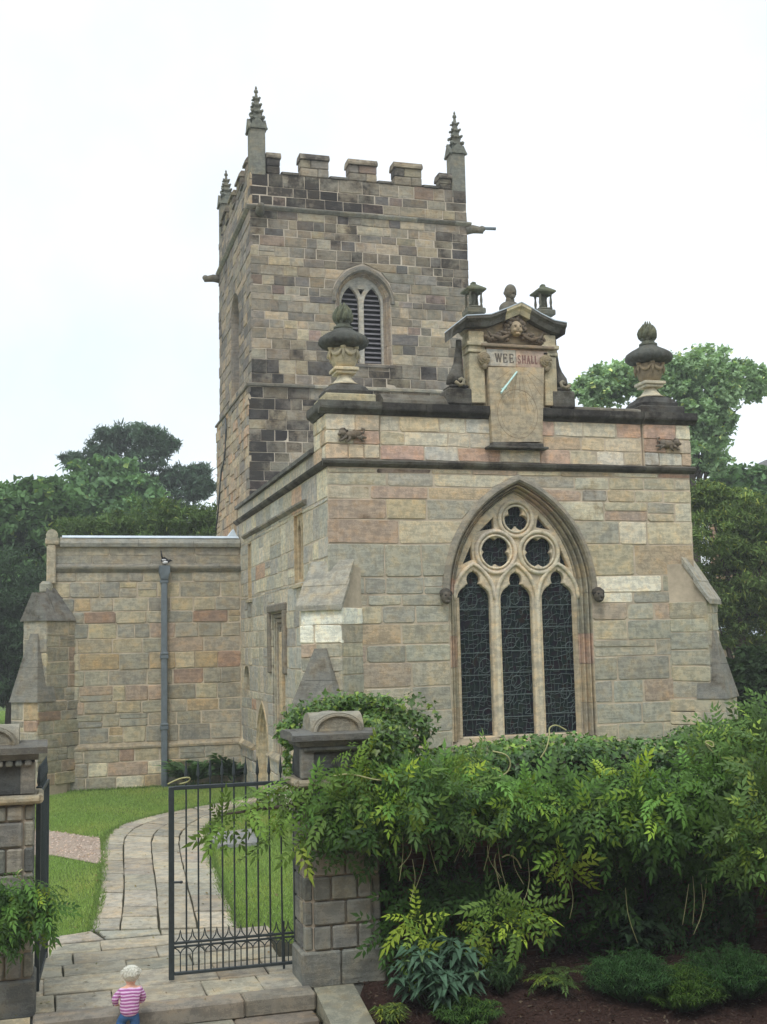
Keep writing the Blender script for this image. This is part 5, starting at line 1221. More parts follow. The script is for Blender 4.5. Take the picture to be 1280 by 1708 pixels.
for k in range(1, NB+1):
    u = .05+step*k; m = MB(); m.tube([gp(u, .09), gp(u, 1.9)], .0095, 8); m.tube([gp(u, 1.93), gp(u, 2.0), gp(u, 2.03), gp(u, 2.07), gp(u, 2.2)], [.0095, .0095, .02, .017, .002], 8); m.build('bar', M['iron'], g1)
m = MB(); m.tube([gp(.03, 2.0), gp(.03, 2.05), gp(.03, 2.22)], [.012, .022, .002], 8); m.build('finial', M['iron'], g1)
for k in range(NB+1):
    u0, u1 = .05+step*k, .05+step*(k+1); um = (u0+u1)/2; m = MB()
    m.tube([gp(um, .09), gp(um, .27)], .006, 6)
    for e in (-1, 1):
        m.tube([gp(um, .27), gp(um+e*.02, .3), gp(um+e*.045, .318), gp(um+e*step/2, .325)], .006, 6)
        m.tube([gp(um+e*step/2, .372), gp(um+e*.035, .395), gp(um+e*.012, .43), gp(um, .5)], [.006, .006, .007, .003], 6)
    m.build('arch_ornament', M['iron'], g1)
m = MB(); m.tube([gp(GW-.05, .98, -.03), gp(GW-.12, .98, -.05)], .012, 8); m.blob(gp(GW-.12, .98, -.05), (.02, .016, .016)); m.build('latch', M['iron'], g1)
m = MB(); m.tube([gp(.16, .02), gp(.16, .5)], .013, 8); m.build('drop_bolt', M['iron'], g1)
g2 = g1.copy(); C.objects.link(g2); g2.location = (-4.79, -7.46, 0); g2.rotation_euler = (0, 0, R(-93.6))
g2['label'] = 'dark iron gate leaf swung open and seen edge on beside the left pier'
for ch in list(g1.children):
    c_ = ch.copy(); C.objects.link(c_); c_.parent = g2

# ================================================================== GARDEN WALL
BR = [(3, (78, 50, 42)), (2, (68, 45, 40)), (1.5, (88, 58, 48)), (1, (58, 42, 40))]  # brick colours darkened to carry the deep shade under the creeper
gw = thing('garden_wall', 'old red brick garden wall showing in the dark under the overhanging creeper', 'wall', (3.5, -7.6, 0))
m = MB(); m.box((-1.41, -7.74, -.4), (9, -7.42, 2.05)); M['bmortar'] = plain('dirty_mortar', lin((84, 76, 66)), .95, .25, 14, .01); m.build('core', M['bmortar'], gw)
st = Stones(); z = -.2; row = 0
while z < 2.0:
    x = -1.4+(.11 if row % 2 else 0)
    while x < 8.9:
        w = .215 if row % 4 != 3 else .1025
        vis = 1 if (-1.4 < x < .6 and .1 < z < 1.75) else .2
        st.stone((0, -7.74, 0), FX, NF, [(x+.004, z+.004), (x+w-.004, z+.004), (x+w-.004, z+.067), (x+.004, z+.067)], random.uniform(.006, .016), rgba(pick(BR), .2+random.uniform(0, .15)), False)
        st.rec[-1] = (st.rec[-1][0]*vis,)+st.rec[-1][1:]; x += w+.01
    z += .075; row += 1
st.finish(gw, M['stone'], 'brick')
# ================================================================== LEAVES
def leaflet(x0, y0, ang, ln, wd, fold=.18, droop=.12):
    """one leaflet, folded along its midrib: 5 vertices, 4 triangles"""
    c, s_ = math.cos(ang), math.sin(ang); P = [(0, 0, 0), (.45, .5, fold*.5), (1, 0, -droop), (.45, -.5, fold*.5), (.5, 0, -.0)]
    return [(x0+c*a*ln-s_*b*wd, y0+s_*a*ln+c*b*wd, z*ln) for a, b, z in P], [(0, 4, 1), (4, 2, 1), (0, 3, 4), (3, 2, 4)]
def pinnate(pairs=5, seed=0, curve=.35):
    k = random.Random(seed); V, T = [], []
    def put(v, t):
        o = len(V); V.extend(v); T.extend([tuple(o+i for i in q) for q in t])
    for i in range(pairs):
        t = .22+.68*i/(pairs-1); ln = .3*(1-.5*abs(t-.5))*k.uniform(.85, 1.1)
        for e in (-1, 1): put(*leaflet(t, 0, e*k.uniform(.85, 1.15), ln, ln*.44, .2, .25))
    put(*leaflet(.95, 0, k.uniform(-.15, .15), .3, .13))
    put([(0, .008, 0), (0, -.008, 0), (1, 0, 0)], [(0, 1, 2)])
    V = [(x, y, z-curve*x*x) for x, y, z in V]; return V, T
PIN = [pinnate(5, 1, .3), pinnate(6, 2, .45), pinnate(4, 3, .2), pinnate(5, 4, .6)]
OV = leaflet(0, 0, 0, 1, .62, .25, .2)
def lobed():
    """three-lobed creeper leaf"""
    P = [(0, 0, 0), (-.12, .34, .02), (.22, .52, .06), (.38, .24, .02), (1, 0, -.15), (.38, -.24, .02), (.22, -.52, .06), (-.12, -.34, .02), (.35, 0, -.04)]
    return P, [(8, i, (i+1) % 8) for i in range(8)]
LOB = lobed()
def jitcol(base, n, v=.25, yellow=0.0):
    c = np.tile(np.array(base, float), (n, 1))*(1+rng.uniform(-v, v, (n, 1)))
    if yellow > 0:
        k = rng.random(n) < yellow; c[k] = c[k]*np.array([2.3, 1.75, 1.2])*rng.uniform(.75, 1.15, (k.sum(), 1))
    return c
def unitrand(n, bias, sd):
    v = np.tile(np.array(bias, float), (n, 1))+rng.normal(0, sd, (n, 3)); return v/np.linalg.norm(v, axis=1, keepdims=True)
def leaf_parts(parent, P, D, U_, S, cols, templ, n_parts, name='leaf', mat='glossleaf', rest='foliage'):
    """the n_parts nearest leaves as parts sharing a few meshes, the rest as one mass"""
    P, S = np.asarray(P), np.asarray(S); RM = rot_mats(D, U_); pv = parent.location
    order = np.argsort((P-CAM)@VW-.6*rng.random(len(P))); head, tail = order[:n_parts], order[n_parts:]
    shared = {}
    pal = {}
    for q, i in enumerate(head):
        ti = q % len(templ); b = int(np.clip(cols[i][1]/.05, 0, 9)); key = (ti, b, int(cols[i][0] > .6*cols[i][1]))
        if key not in shared:
            V, T = templ[ti]; me = bpy.data.meshes.new(name); me.from_pydata([tuple(v) for v in V], [], T)
            a = me.attributes.new('col', 'FLOAT_COLOR', 'POINT'); a.data.foreach_set('color', np.tile(np.r_[cols[i], 0], len(V)).astype(np.float32)); me.materials.append(M[mat]); shared[key] = me
        o = bpy.data.objects.new(name, shared[key]); C.objects.link(o); o.parent = parent
        o.matrix_local = Matrix.Translation(Vector(P[i])-pv) @ Matrix(RM[i].tolist()).to_4x4() @ Matrix.Scale(float(S[i]), 4)
    if len(tail):
        Vs, Ts, Cs, off = [], [], [], 0
        for ti in range(len(templ)):
            idx = tail[ti::len(templ)]
            if not len(idx): continue
            V, T, cc = scatter(templ[ti][0], templ[ti][1], P[idx], RM[idx], S[idx], cols[idx]); Vs.append(V); Ts.append(T+off); Cs.append(cc); off += len(V)
        o = np_mesh(rest, np.concatenate(Vs), np.concatenate(Ts), np.concatenate(Cs), M[mat], parent); o['kind'] = 'stuff'
def ellip(n, c, r, shell=.5):
    v = rng.normal(size=(n, 3)); v /= np.linalg.norm(v, axis=1, keepdims=True); q = rng.random((n, 1))**(1/3)*(1-shell)+shell*rng.uniform(.75, 1.05, (n, 1)); return np.array(c)+v*q*np.array(r), v

# ---------------- creeper along the wall top and over the pier
DG, MG, LG = (.036, .085, .018), (.078, .165, .03), (.115, .2, .036)
creeper = thing('creeper', 'dense small-leaved creeper capping the wall and wrapping the back of the gate pier', 'creeper', (1.5, -7.5, 0))
P, D, U_, cols = [], [], [], []
def add_patch(n, c, r, dirb, sd, base, yellow=.06, v=.3, shell=.7, store=None, up=(0, -.35, .9)):
    p, nv = ellip(n, c, r, shell); st_ = store if store is not None else (P, D, U_, cols)
    st_[0].append(p); st_[1].append(unitrand(n, dirb, sd)); u = nv*.6+np.array(up)+rng.normal(0, .35, (n, 3)); st_[2].append(u); st_[3].append(jitcol(np.array(base)*random.uniform(.75, 1.25), n, v*1.4, yellow))
x = -1.3
while x < 5.2:
    zt = 2.22+.05*math.sin(x*2.3)+(.1 if x > 2.3 else 0)
    add_patch(240, (x, -7.6, zt-.13), (.28, .4, .17), (0, -.7, -.3), .7, (.075, .155, .034), .2)
    add_patch(150, (x, -8.02, zt-.26), (.26, .16, .2), (0, -.6, -.5), .6, (.045, .1, .026), .1)
    x += .2
for px_, py_, rx, ry, s_, nn in ((640, 1190, 42, 32, -7.3, 620), (600, 1176, 40, 20, -7.15, 480), (550, 1178, 40, 14, -7.05, 380), (505, 1195, 28, 16, -7.1, 300), (680, 1215, 40, 36, -7.5, 600), (655, 1240, 36, 40, -7.75, 520), (478, 1222, 18, 22, -7.2, 190), (484, 1270, 11, 40, -7.2, 170), (618, 1215, 26, 24, -7.7, 300), (655, 1275, 30, 30, -8.0, 300), (632, 1255, 22, 30, -8.22, 230), (645, 1310, 26, 34, -8.22, 240), (618, 1295, 18, 20, -8.24, 90), (648, 1222, 22, 22, -8.22, 260), (634, 1240, 16, 16, -8.24, 120), (600, 1180, 80, 30, -7.2, 160), (690, 1205, 50, 50, -7.6, 160), (500, 1205, 40, 40, -7.15, 110), (560, 1168, 60, 16, -7.0, 90)):
    f_, z_ = fr(px_, py_, s_); k_ = .0064
    add_patch(nn, (f_, s_, z_), (rx*k_, .22, ry*k_), (0, -.6, -.4), .7, (.08, .155, .034), .22)
P, D, U_, cols = map(np.concatenate, (P, D, U_, cols))
M['creeperleaf'] = leaf_material('creeper_leaf', .18, .4, .4); leaf_parts(creeper, P, D, U_, rng.uniform(.04, .085, len(P)), cols, [LOB, OV], 300, mat='creeperleaf')
m = MB()
for k in range(14):
    x = -1.3+k*.45; m.tube([(x, -7.7, .0), (x+.1, -7.78, .8), (x-.05, -7.78, 1.5), (x+.12, -7.75, 2.1)], [.02, .016, .012, .008], 6)
o = m.build('stems', M['bark'], creeper); o['kind'] = 'stuff'

# ---------------- wisteria hanging over the wall
wist = thing('wisteria', 'large dark green wisteria with long hanging leaves spilling forward over the garden wall', 'wisteria', (1.5, -8.0, 0))
P, D, U_, cols = [], [], [], []
def spray(px, py, rx, ry, s_, n, base, yellow=.05, dirb=(0, -.75, -.55), sd=.5, dep=.3):
    # shoots ending in rosettes: each tip carries a fan of leaves, and a few hang singly
    f_, z_ = fr(px, py, s_); k_ = .0061*(s_+19.9)/11.5; c = np.array((f_, s_, z_)); r = np.array((rx*k_, dep, ry*k_))
    nt = max(1, int(n*.8/5)); tips, nv = ellip(nt, c, r, .45)
    for t, v in zip(tips, nv):
        ax = np.array([dirb[0]*.5, -.7, .35])+v*.5+rng.normal(0, .35, 3); ax /= np.linalg.norm(ax)
        a = np.cross(ax, [0, 0, 1.]); a /= np.linalg.norm(a)+1e-9; b = np.cross(ax, a); m_ = random.randint(4, 7); ph = random.uniform(0, 6.28)
        d = np.array([math.cos(ph+6.283*q/m_)*a+math.sin(ph+6.283*q/m_)*b for q in range(m_)])+ax*random.uniform(.1, .7)+np.array([0, -.1, -.28])+rng.normal(0, .15, (m_, 3))
        P.append(np.tile(t, (m_, 1))+rng.normal(0, .012, (m_, 3))); D.append(d/np.linalg.norm(d, axis=1, keepdims=True)); U_.append(np.tile(ax, (m_, 1))+rng.normal(0, .2, (m_, 3)))
        cc = jitcol(np.array(base)*random.uniform(.55, 1.35), m_, .22, 0)
        if random.random() < yellow*1.3: cc = cc*np.array([2.3, 1.8, 1.2])*random.uniform(.8, 1.15)
        cols.append(cc)
    add_patch(max(2, int(n*.2)), c, r, dirb, sd, base, yellow, .32, .5)
rr_ = random.Random(11)
for x in range(640, 1290, 28):                       # the overhanging brow
    y = 1318+rr_.uniform(-18, 18)-(20 if x > 1150 else 0)
    sx = -8.4-.3*max(0, (x-800)/400); hv = rr_.uniform(.45, 1.25); spray(x, y+12, 40, 24, sx, int(52*hv), MG, .16, (rr_.uniform(-.5, .5), -.75, -.0), .75, .36); spray(x+10, y+40, 38, 20, sx-.05, int(26*hv), DG, .04, (rr_.uniform(-.4, .4), -.7, -.3), .65, .26)
for x, y, rx, ry, s_, n, b, yl in (
    (545, 1330, 40, 30, -8.22, 46, MG, .1), (590, 1320, 40, 40, -8.25, 60, MG, .08), (600, 1370, 50, 34, -8.25, 52, DG, .04), (540, 1375, 34, 26, -8.2, 30, MG, .1), (630, 1340, 36, 44, -8.25, 44, DG, .04), (600, 1262, 26, 14, -8.3, 16, LG, .3), (640, 1275, 30, 22, -8.2, 26, MG, .15), (570, 1400, 26, 16, -8.22, 14, DG, 0), (640, 1405, 26, 24, -8.1, 20, DG, .0),
    (960, 1380, 55, 30, -8.5, 66, DG, .03), (1040, 1390, 60, 34, -8.6, 80, DG, .03), (1120, 1380, 60, 36, -8.7, 84, DG, .03), (1180, 1400, 50, 40, -8.7, 66, DG, .03), (1090, 1340, 80, 30, -8.75, 90, MG, .06), (1000, 1335, 60, 26, -8.55, 60, MG, .06),
    (1070, 1470, 70, 44, -8.55, 76, DG, .02), (1150, 1470, 60, 40, -8.6, 60, DG, .02), (1000, 1480, 50, 40, -8.4, 44, DG, .02), (1110, 1540, 70, 36, -8.5, 60, (.026, .06, .017), 0), (1190, 1530, 50, 40, -8.5, 44, (.026, .06, .017), 0), (960, 1530, 44, 30, -8.3, 26, DG, 0), (1040, 1560, 60, 30, -8.4, 36, DG, 0), (1230, 1480, 40, 60, -8.5, 60, (.026, .06, .017), 0),
    (720, 1440, 50, 40, -7.95, 26, DG, 0), (690, 1490, 40, 40, -8.0, 34, DG, 0), (760, 1490, 60, 36, -8.0, 44, DG, 0), (830, 1480, 50, 40, -8.1, 40, DG, 0), (800, 1540, 60, 30, -8.1, 36, DG, 0), (900, 1500, 50, 40, -8.2, 40, DG, .02), (890, 1440, 40, 30, -8.2, 26, DG, 0), (650, 1470, 20, 50, -8.1, 24, DG, 0), (640, 1550, 22, 40, -8.2, 18, DG, 0), (1060, 1600, 60, 24, -8.3, 30, (.026, .06, .017), 0), (1150, 1590, 60, 26, -8.4, 30, (.026, .06, .017), 0)):
    if y > 1425: s_ = -7.98-.2*max(0, (x-900)/300); n = int(n*.85)
    spray(x, y, rx, ry, s_, n, b, yl)
for x, y, rx, ry, s_, n in ((690, 1548, 24, 30, -8.45, 20), (672, 1590, 22, 18, -8.55, 12), (700, 1575, 20, 16, -8.5, 8), (800, 1510, 22, 12, -8.6, 8), (850, 1525, 34, 16, -8.6, 14), (900, 1515, 26, 20, -8.65, 12), (800, 1565, 18, 22, -8.6, 9), (855, 1552, 18, 14, -8.6, 7), (950, 1420, 20, 26, -8.7, 11), (925, 1405, 30, 14, -8.65, 10), (690, 1300, 44, 16, -8.4, 22), (780, 1275, 30, 18, -8.2, 16), (800, 1320, 50, 16, -8.35, 18), (1040, 1290, 60, 14, -8.4, 20), (460, 1318, 26, 20, -8.0, 14), (420, 1350, 36, 14, -8.0, 12), (480, 1340, 22, 24, -8.05, 14), (380, 1365, 26, 10, -8.0, 7), (440, 1388, 30, 10, -8.05, 8), (500, 1395, 24, 16, -8.15, 8)):
    spray(x, y, rx, ry, s_, n, LG, .25, (0, -.6, -.5), .55, .12)
for x, y, rx, ry, s_, n in ((1262, 1310, 34, 30, -9.3, 46), (1245, 1365, 40, 36, -9.35, 60), (1275, 1420, 36, 50, -9.35, 60), (1240, 1420, 26, 30, -9.3, 34), (1270, 1260, 30, 24, -9.0, 40), (1230, 1230, 44, 24, -8.7, 60), (1270, 1215, 30, 26, -8.6, 50), (1180, 1245, 40, 18, -8.4, 40)):
    spray(x, y, rx, ry, s_, n, (.075, .14, .035), .12, (-.2, -.7, -.45), .5, .25)
for x in np.arange(2.9, 6, .35):                      # it carries on along the wall out of the picture
    add_patch(46, (x, -8.6, 1.9), (.3, .45, .35), (0, -.7, -.5), .5, MG, .06); add_patch(40, (x, -8.4, 1.1), (.3, .35, .5), (0, -.7, -.5), .5, DG, .02)
P, D, U_, cols = map(np.concatenate, (P, D, U_, cols))
leaf_parts(wist, P, D, U_, rng.uniform(.2, .34, len(P)), cols, PIN, 300)
def px_tube(parent, name, pts, s_, r, mat):
    q = []
    for i, (x, y) in enumerate(pts): f_, z_ = fr(x, y, s_-.02*math.sin(i*1.3)); q.append((f_, s_-.03*math.sin(i*1.3), z_))
    # smooth the sight-line points
    Q = [np.array(a) for a in q]
    for _ in range(2):
        N = [Q[0]]
        for a, b in zip(Q[:-1], Q[1:]): N += [a*.75+b*.25, a*.25+b*.75]
        Q = N+[Q[-1]]
    m = MB(); m.tube(Q, r, 6); return m.build(name, mat, parent, True)
for pts in ([(822, 1253), (846, 1258), (853, 1275), (846, 1291), (826, 1297)], [(556, 1295), (578, 1290), (600, 1294), (630, 1302), (672, 1302)], [(902, 1264), (912, 1248), (917, 1225), (916, 1214), (928, 1208), (945, 1218)], [(872, 1310), (878, 1300), (893, 1298), (896, 1305), (884, 1314), (870, 1312)], [(940, 1402), (915, 1400), (890, 1400), (874, 1392), (869, 1380), (878, 1370)], [(1205, 1362), (1185, 1366), (1173, 1380), (1180, 1383), (1192, 1385), (1199, 1395)], [(1168, 1417), (1167, 1408), (1172, 1396), (1190, 1393)], [(838, 1430), (848, 1424), (862, 1432), (870, 1448)], [(1178, 1240), (1190, 1248), (1190, 1236), (1172, 1236), (1200, 1265), (1228, 1282)], [(1258, 1604), (1262, 1600), (1270, 1615), (1284, 1634)], [(656, 1340), (664, 1352), (676, 1368)], [(838, 1490), (838, 1498), (828, 1512)], [(280, 1308), (300, 1298), (318, 1296), (316, 1304), (300, 1308)]):
    px_tube(wist, 'tendril', pts, -8.75 if pts[0][0] > 1000 else -8.5 if pts[0][0] > 500 else -7.9, .0075, M['stem'])
k = random.Random(4)
for i in range(30):
    x, y = k.uniform(660, 1210), k.uniform(1350, 1440)
    if x > 950: y += 50
    l = k.uniform(40, 95); s_ = -8.3-.3*max(0, (x-800)/400)
    px_tube(wist, 'hanging_stalk', [(x, y), (x+k.uniform(-6, 6), y+l*.5), (x+k.uniform(-22, 22), y+l)], s_-.12, .0032, M['stem'])
m = MB()
for pts in (((-1.0, -7.9, -.1), (-.8, -7.85, .9), (-.5, -7.9, 1.6), (.2, -8.0, 2.0), (1.4, -8.1, 2.05)), ((1.6, -8.0, -.1), (1.5, -8.1, .8), (1.9, -8.2, 1.5), (2.4, -8.6, 1.9)), ((2.8, -8.1, -.1), (2.7, -8.3, 1.0), (2.6, -8.9, 1.7)), ((.2, -8.0, 2.0), (-.8, -8.1, 1.95), (-1.8, -8.2, 1.75), (-2.4, -8.1, 1.75), (-3.0, -8.05, 1.7))):
    m.tube(pts, [.04, .034, .026, .018, .01][:len(pts)], 8)
m.build('stem', M['bark'], wist, True)
# the spray in front of the cut-off pier
w2 = thing('wisteria', 'small green wisteria spray growing across the front of the pier at the picture edge', 'wisteria', (-5.1, -8.2, 0))
P, D, U_, cols = [], [], [], []
for x, y, rx, ry, n, b, yl in ((20, 1490, 40, 24, 50, MG, .1), (55, 1495, 36, 22, 40, (.06, .115, .026), .2), (20, 1525, 36, 30, 46, DG, .04), (-20, 1500, 40, 40, 40, DG, .04), (70, 1520, 18, 24, 16, MG, .2), (5, 1555, 30, 16, 16, DG, .0), (72, 1485, 14, 14, 10, LG, .3)):
    f_, z_ = fr(x, y, -8.3); add_patch(n, (f_, -8.3, z_), (rx*.0061, .16, ry*.0061), (.2, -.7, -.5), .5, b, yl, .3, .5)
P, D, U_, cols = map(np.concatenate, (P, D, U_, cols))
leaf_parts(w2, P, D, U_, rng.uniform(.16, .27, len(P)), cols, PIN, 200)
m = MB(); m.tube([(-5.75, -8.2, -.2), (-5.72, -8.18, .8), (-5.5, -8.2, 1.0), (-4.95, -8.25, 1.0)], [.025, .02, .016, .008], 6); m.build('stem', M['bark'], w2, True)
px_tube(w2, 'tendril', [(38, 1450), (30, 1455), (30, 1462), (36, 1468)], -8.4, .006, M['stem'])

# ---------------- border plants
def plant(name, label, cat, c, r, h, nst, whorls, ll, lw, base, yellow=.05, parts=40, group=None, dirz=.25, tmpl=None, mat='glossleaf'):
    t = thing(name, label, cat, (c[0], c[1], bed_z(*c)), group); z0 = bed_z(*c); P, D, U_, cols = [], [], [], []; sm = MB()
    for i in range(nst):
        a = random.uniform(0, 6.283); q = math.sqrt(random.random())*r; tip = np.array([c[0]+q*math.cos(a), c[1]+q*math.sin(a), z0+h*(1-.45*(q/r)**2)*random.uniform(.75, 1.08)]); root = np.array([c[0]+.3*q*math.cos(a), c[1]+.3*q*math.sin(a), z0])
        sm.tube([root, root*.5+tip*.5+[0, 0, .05*h], tip], [.008, .006, .004], 5)
        for w in range(whorls):
            t_ = 1-.7*w/max(1, whorls); p = root*(1-t_)+tip*t_; n = random.randint(5, 8)
            for k_ in range(n):
                b = 6.283*k_/n+random.uniform(-.3, .3); P.append(p); D.append((math.cos(b), math.sin(b), dirz+random.uniform(-.25, .25))); U_.append((0, 0, 1)); cols.append(np.array(base)*random.uniform(.7, 1.3)*(np.array([2, 1.6, 1]) if random.random() < yellow else 1))
    o = sm.build('stems', M['gstem'], t); o['kind'] = 'stuff'
    P, D, U_, cols = np.array(P), np.array(D), np.array(U_), np.array(cols)
    leaf_parts(t, P, D, U_, rng.uniform(.75, 1.2, len(P))*ll, cols, tmpl or [leaflet(0, 0, 0, 1, lw, .2, .35)], parts, mat=mat)
plant('peony', 'peony clump with broad blue-green leaves at the foot of the pier', 'peony', (-1.05, -8.72), .46, .62, 34, 3, .2, .32, (.065, .125, .08), .02, 240, dirz=.1)
plant('herb_clump', 'low feathery bright green clump in front of the peony', 'herb', (-.92, -9.12), .34, .26, 90, 5, .055, .22, (.06, .125, .03), .06, 60)
plant('seedling', 'thin narrow-leaved plant alone on the bark right of the peony', 'plant', (-.37, -8.65), .22, .34, 26, 5, .085, .17, (.05, .1, .04), .06, 60)
plant('fern_sprig', 'small yellow-green sprig low on the bare bark soil', 'plant', (.2, -8.75), .2, .2, 9, 1, .16, .4, (.06, .105, .028), .2, 40, tmpl=PIN[:2])
plant('spurge', 'leftmost of the three feathery spurge mounds at the bed edge, its stems tallest', 'spurge', (.85, -9.0), .46, .44, 130, 7, .07, .17, (.045, .11, .035), .03, 90, 'feathery spurge mounds along the bed')
plant('spurge', 'middle of the three feathery spurge mounds at the bed edge, yellowest', 'spurge', (1.3, -9.2), .5, .36, 130, 7, .065, .17, (.06, .12, .022), .05, 90, 'feathery spurge mounds along the bed')
plant('spurge', 'rightmost of the three feathery spurge mounds, running out of the picture', 'spurge', (1.95, -9.15), .6, .44, 150, 7, .07, .17, (.04, .1, .03), .03, 90, 'feathery spurge mounds along the bed')
plant('hellebore', 'dark broad-leaved plant in deep shade behind the spurge mounds', 'plant', (1.35, -8.35), .34, .5, 16, 2, .17, .5, (.03, .06, .028), .0, 60)
plant('yellow_grass', 'short yellow-green tuft beside the sloping step flank', 'plant', (-1.62, -9.0), .14, .16, 20, 2, .11, .16, (.1, .15, .04), .3, 40)
# ferns against the chapel
def fern(px, py, h, n, label):
    x, y_ = gd(px, py); y_ = min(y_, VS-.25); t = thing('fern', label, 'fern', (x, y_, 0), 'ferns at the foot of the chapel wall'); P, D, U_ = [], [], []
    for i in range(n):
        a = random.uniform(0, 6.283); P.append((x, y_, .05)); D.append((.75*math.cos(a), .5*math.sin(a)-.1, random.uniform(.7, 1.4))); U_.append((-.5*math.cos(a), -.5*math.sin(a), 1))
    leaf_parts(t, np.array(P), np.array(D), np.array(U_), rng.uniform(.7, 1.1, n)*h, jitcol((.07, .135, .05), n, .3), [pinnate(11, 8, .5), pinnate(12, 9, .35)], n, 'frond', 'leafm')
fern(322, 1312, .75, 26, 'lower dark fern beside the grey drainpipe'); fern(386, 1306, 1.05, 30, 'taller dark fern in the corner between the chapel and the chancel')

# ================================================================== TREES
QUAD = ([(-.1, -.5, 0), (.5, -.38, .08), (1, .1, 0), (.35, .5, .1)], [(0, 1, 2), (0, 2, 3)])
NEED = ([(0, -.16, 0), (1, -.05, 0), (1, .05, 0), (0, .16, 0)], [(0, 1, 2), (0, 2, 3)])
def tree(name, label, cat, D_, blobs, base, leaf, dens, trunk, flat=1.0, yellow=.03, templ=QUAD, group=None, thin=1.0, spread=1.22, v=.25, sub=34):
    """blobs: (x, y, r) in the picture at distance D_; each is a bough with its own clumps of leaves"""
    k_ = D_/FPX; tx, ty_ = trunk; base_p = at(tx, ty_, D_); base_p = np.array([base_p[0], base_p[1], 0.0])
    t = thing(name, label, cat, tuple(base_p), group); Ps, cs = [], []; cent = []
    for (x, y, r) in blobs:
        dd = D_+random.uniform(-.5, .5)*r*k_*1.4; c = at(x, y, dd); R_ = r*k_; cent.append((c, R_))
        ns = int(sub*1.25); v_ = rng.normal(size=(ns, 3)); v_ /= np.linalg.norm(v_, axis=1, keepdims=True)
        q = c+v_*(rng.uniform(.3, 1.0, (ns, 1))**.7*spread)*np.array([R_, R_, R_*flat])
        for s_ in q:
            n = int(dens*random.uniform(.3, 1.2)); sg = R_*random.uniform(.08, .26)
            p = s_+rng.normal(0, 1, (n, 3))*np.array([sg, sg, sg*.6*flat]); Ps.append(p); cs.append(jitcol(np.array(base)*random.uniform(.72, 1.25), n, v, yellow))
    P, cols = np.concatenate(Ps), np.concatenate(cs); n = len(P)
    Dv = rng.normal(size=(n, 3)); Dv[:, 2] -= .25; U2 = rng.normal(0, .6, (n, 3)); U2[:, 2] += 1
    V, T, cc = scatter(templ[0], templ[1], P, rot_mats(Dv, U2), rng.uniform(.6, 1.3, n)*leaf, cols)
    np_mesh('crown', V, T, cc, M['treeleaf'], t)
    top = max(c[2] for c, r in cent); m = MB(); h = top*.75; wdt = .012*top+.12
    lean = (np.mean([c for c, r in cent], axis=0)-base_p)*[1, 1, 0]
    tp = [base_p+[0, 0, -.2], base_p+lean*.3+[0, 0, h*.35], base_p+lean*.7+[0, 0, h*.7], base_p+lean+[0, 0, h]]
    m.tube(tp, [wdt*1.3, wdt, wdt*.7, wdt*.3], 10); m.build('trunk', M['bark'], t, True)
    for c, r in cent:
        a = random.uniform(.35, .95); s_ = tp[1]*(1-a)+tp[3]*a
        if c[2] < s_[2]: s_ = tp[0]*.4+tp[1]*.6
        mid = s_*.5+c*.5+[0, 0, .06*np.linalg.norm(c-s_)]; m = MB(); e_ = mid*.35+c*.65+[0, 0, -.15*r]; m.tube([s_, mid, e_], [wdt*.42*thin, wdt*.26*thin, wdt*.06*thin], 7); m.build('limb', M['bark'], t, True)
BK = 'dark woodland trees behind the chapel'
tree('pine_tree', 'tall dark pine with flat layered tops rising above the other trees', 'pine tree', 66,
     [(215, 722, 34), (247, 728, 30), (180, 742, 26), (205, 752, 34), (262, 752, 24), (240, 770, 34), (150, 775, 28), (128, 772, 14), (215, 800, 40), (305, 792, 34), (335, 803, 18), (285, 800, 30), (318, 822, 30), (265, 815, 28), (255, 845, 34), (300, 850, 28), (330, 786, 20), (346, 812, 14), (186, 722, 20), (165, 757, 20), (122, 764, 16), (280, 740, 16)], (.075, .125, .085), .28, 60, (236, 1100), .42, .0, NEED, sub=24)
tree('broadleaf_tree', 'rounded mid-green tree standing just below and left of the pine', 'tree', 57, [(165, 800, 46), (200, 815, 46), (140, 835, 46), (190, 850, 54), (235, 845, 40), (120, 860, 44), (160, 880, 50), (225, 880, 40)], (.12, .215, .1), .28, 70, (175, 1120), .9, .02)
tree('broadleaf_tree', 'wide spreading green tree filling the far picture edge above the lawn', 'tree', 52, [(10, 850, 52), (60, 842, 44), (95, 835, 36), (30, 890, 60), (-30, 880, 60), (85, 885, 46), (0, 960, 70), (60, 950, 56), (-40, 960, 70), (20, 1030, 60), (60, 1010, 50)], (.105, .19, .078), .28, 75, (20, 1150), .9, .04)
tree('yew_tree', 'olive yew with soft rounded top directly over the chapel parapet', 'yew tree', 42, [(230, 880, 40), (275, 872, 36), (320, 876, 38), (352, 872, 32), (190, 892, 40), (150, 900, 40), (300, 905, 44), (240, 915, 46), (345, 905, 36), (120, 905, 36)], (.1, .16, .055), .17, 100, (250, 1150), .9, .05, NEED)
tree('yew_tree', 'near-black yew behind the sloping chapel buttress', 'yew tree', 46, [(20, 980, 56), (60, 1000, 46), (0, 1060, 60), (40, 1080, 46), (-30, 1020, 60), (15, 1120, 44), (-20, 1110, 50), (60, 1110, 36)], (.045, .08, .042), .2, 100, (20, 1175), 1, .0, NEED)
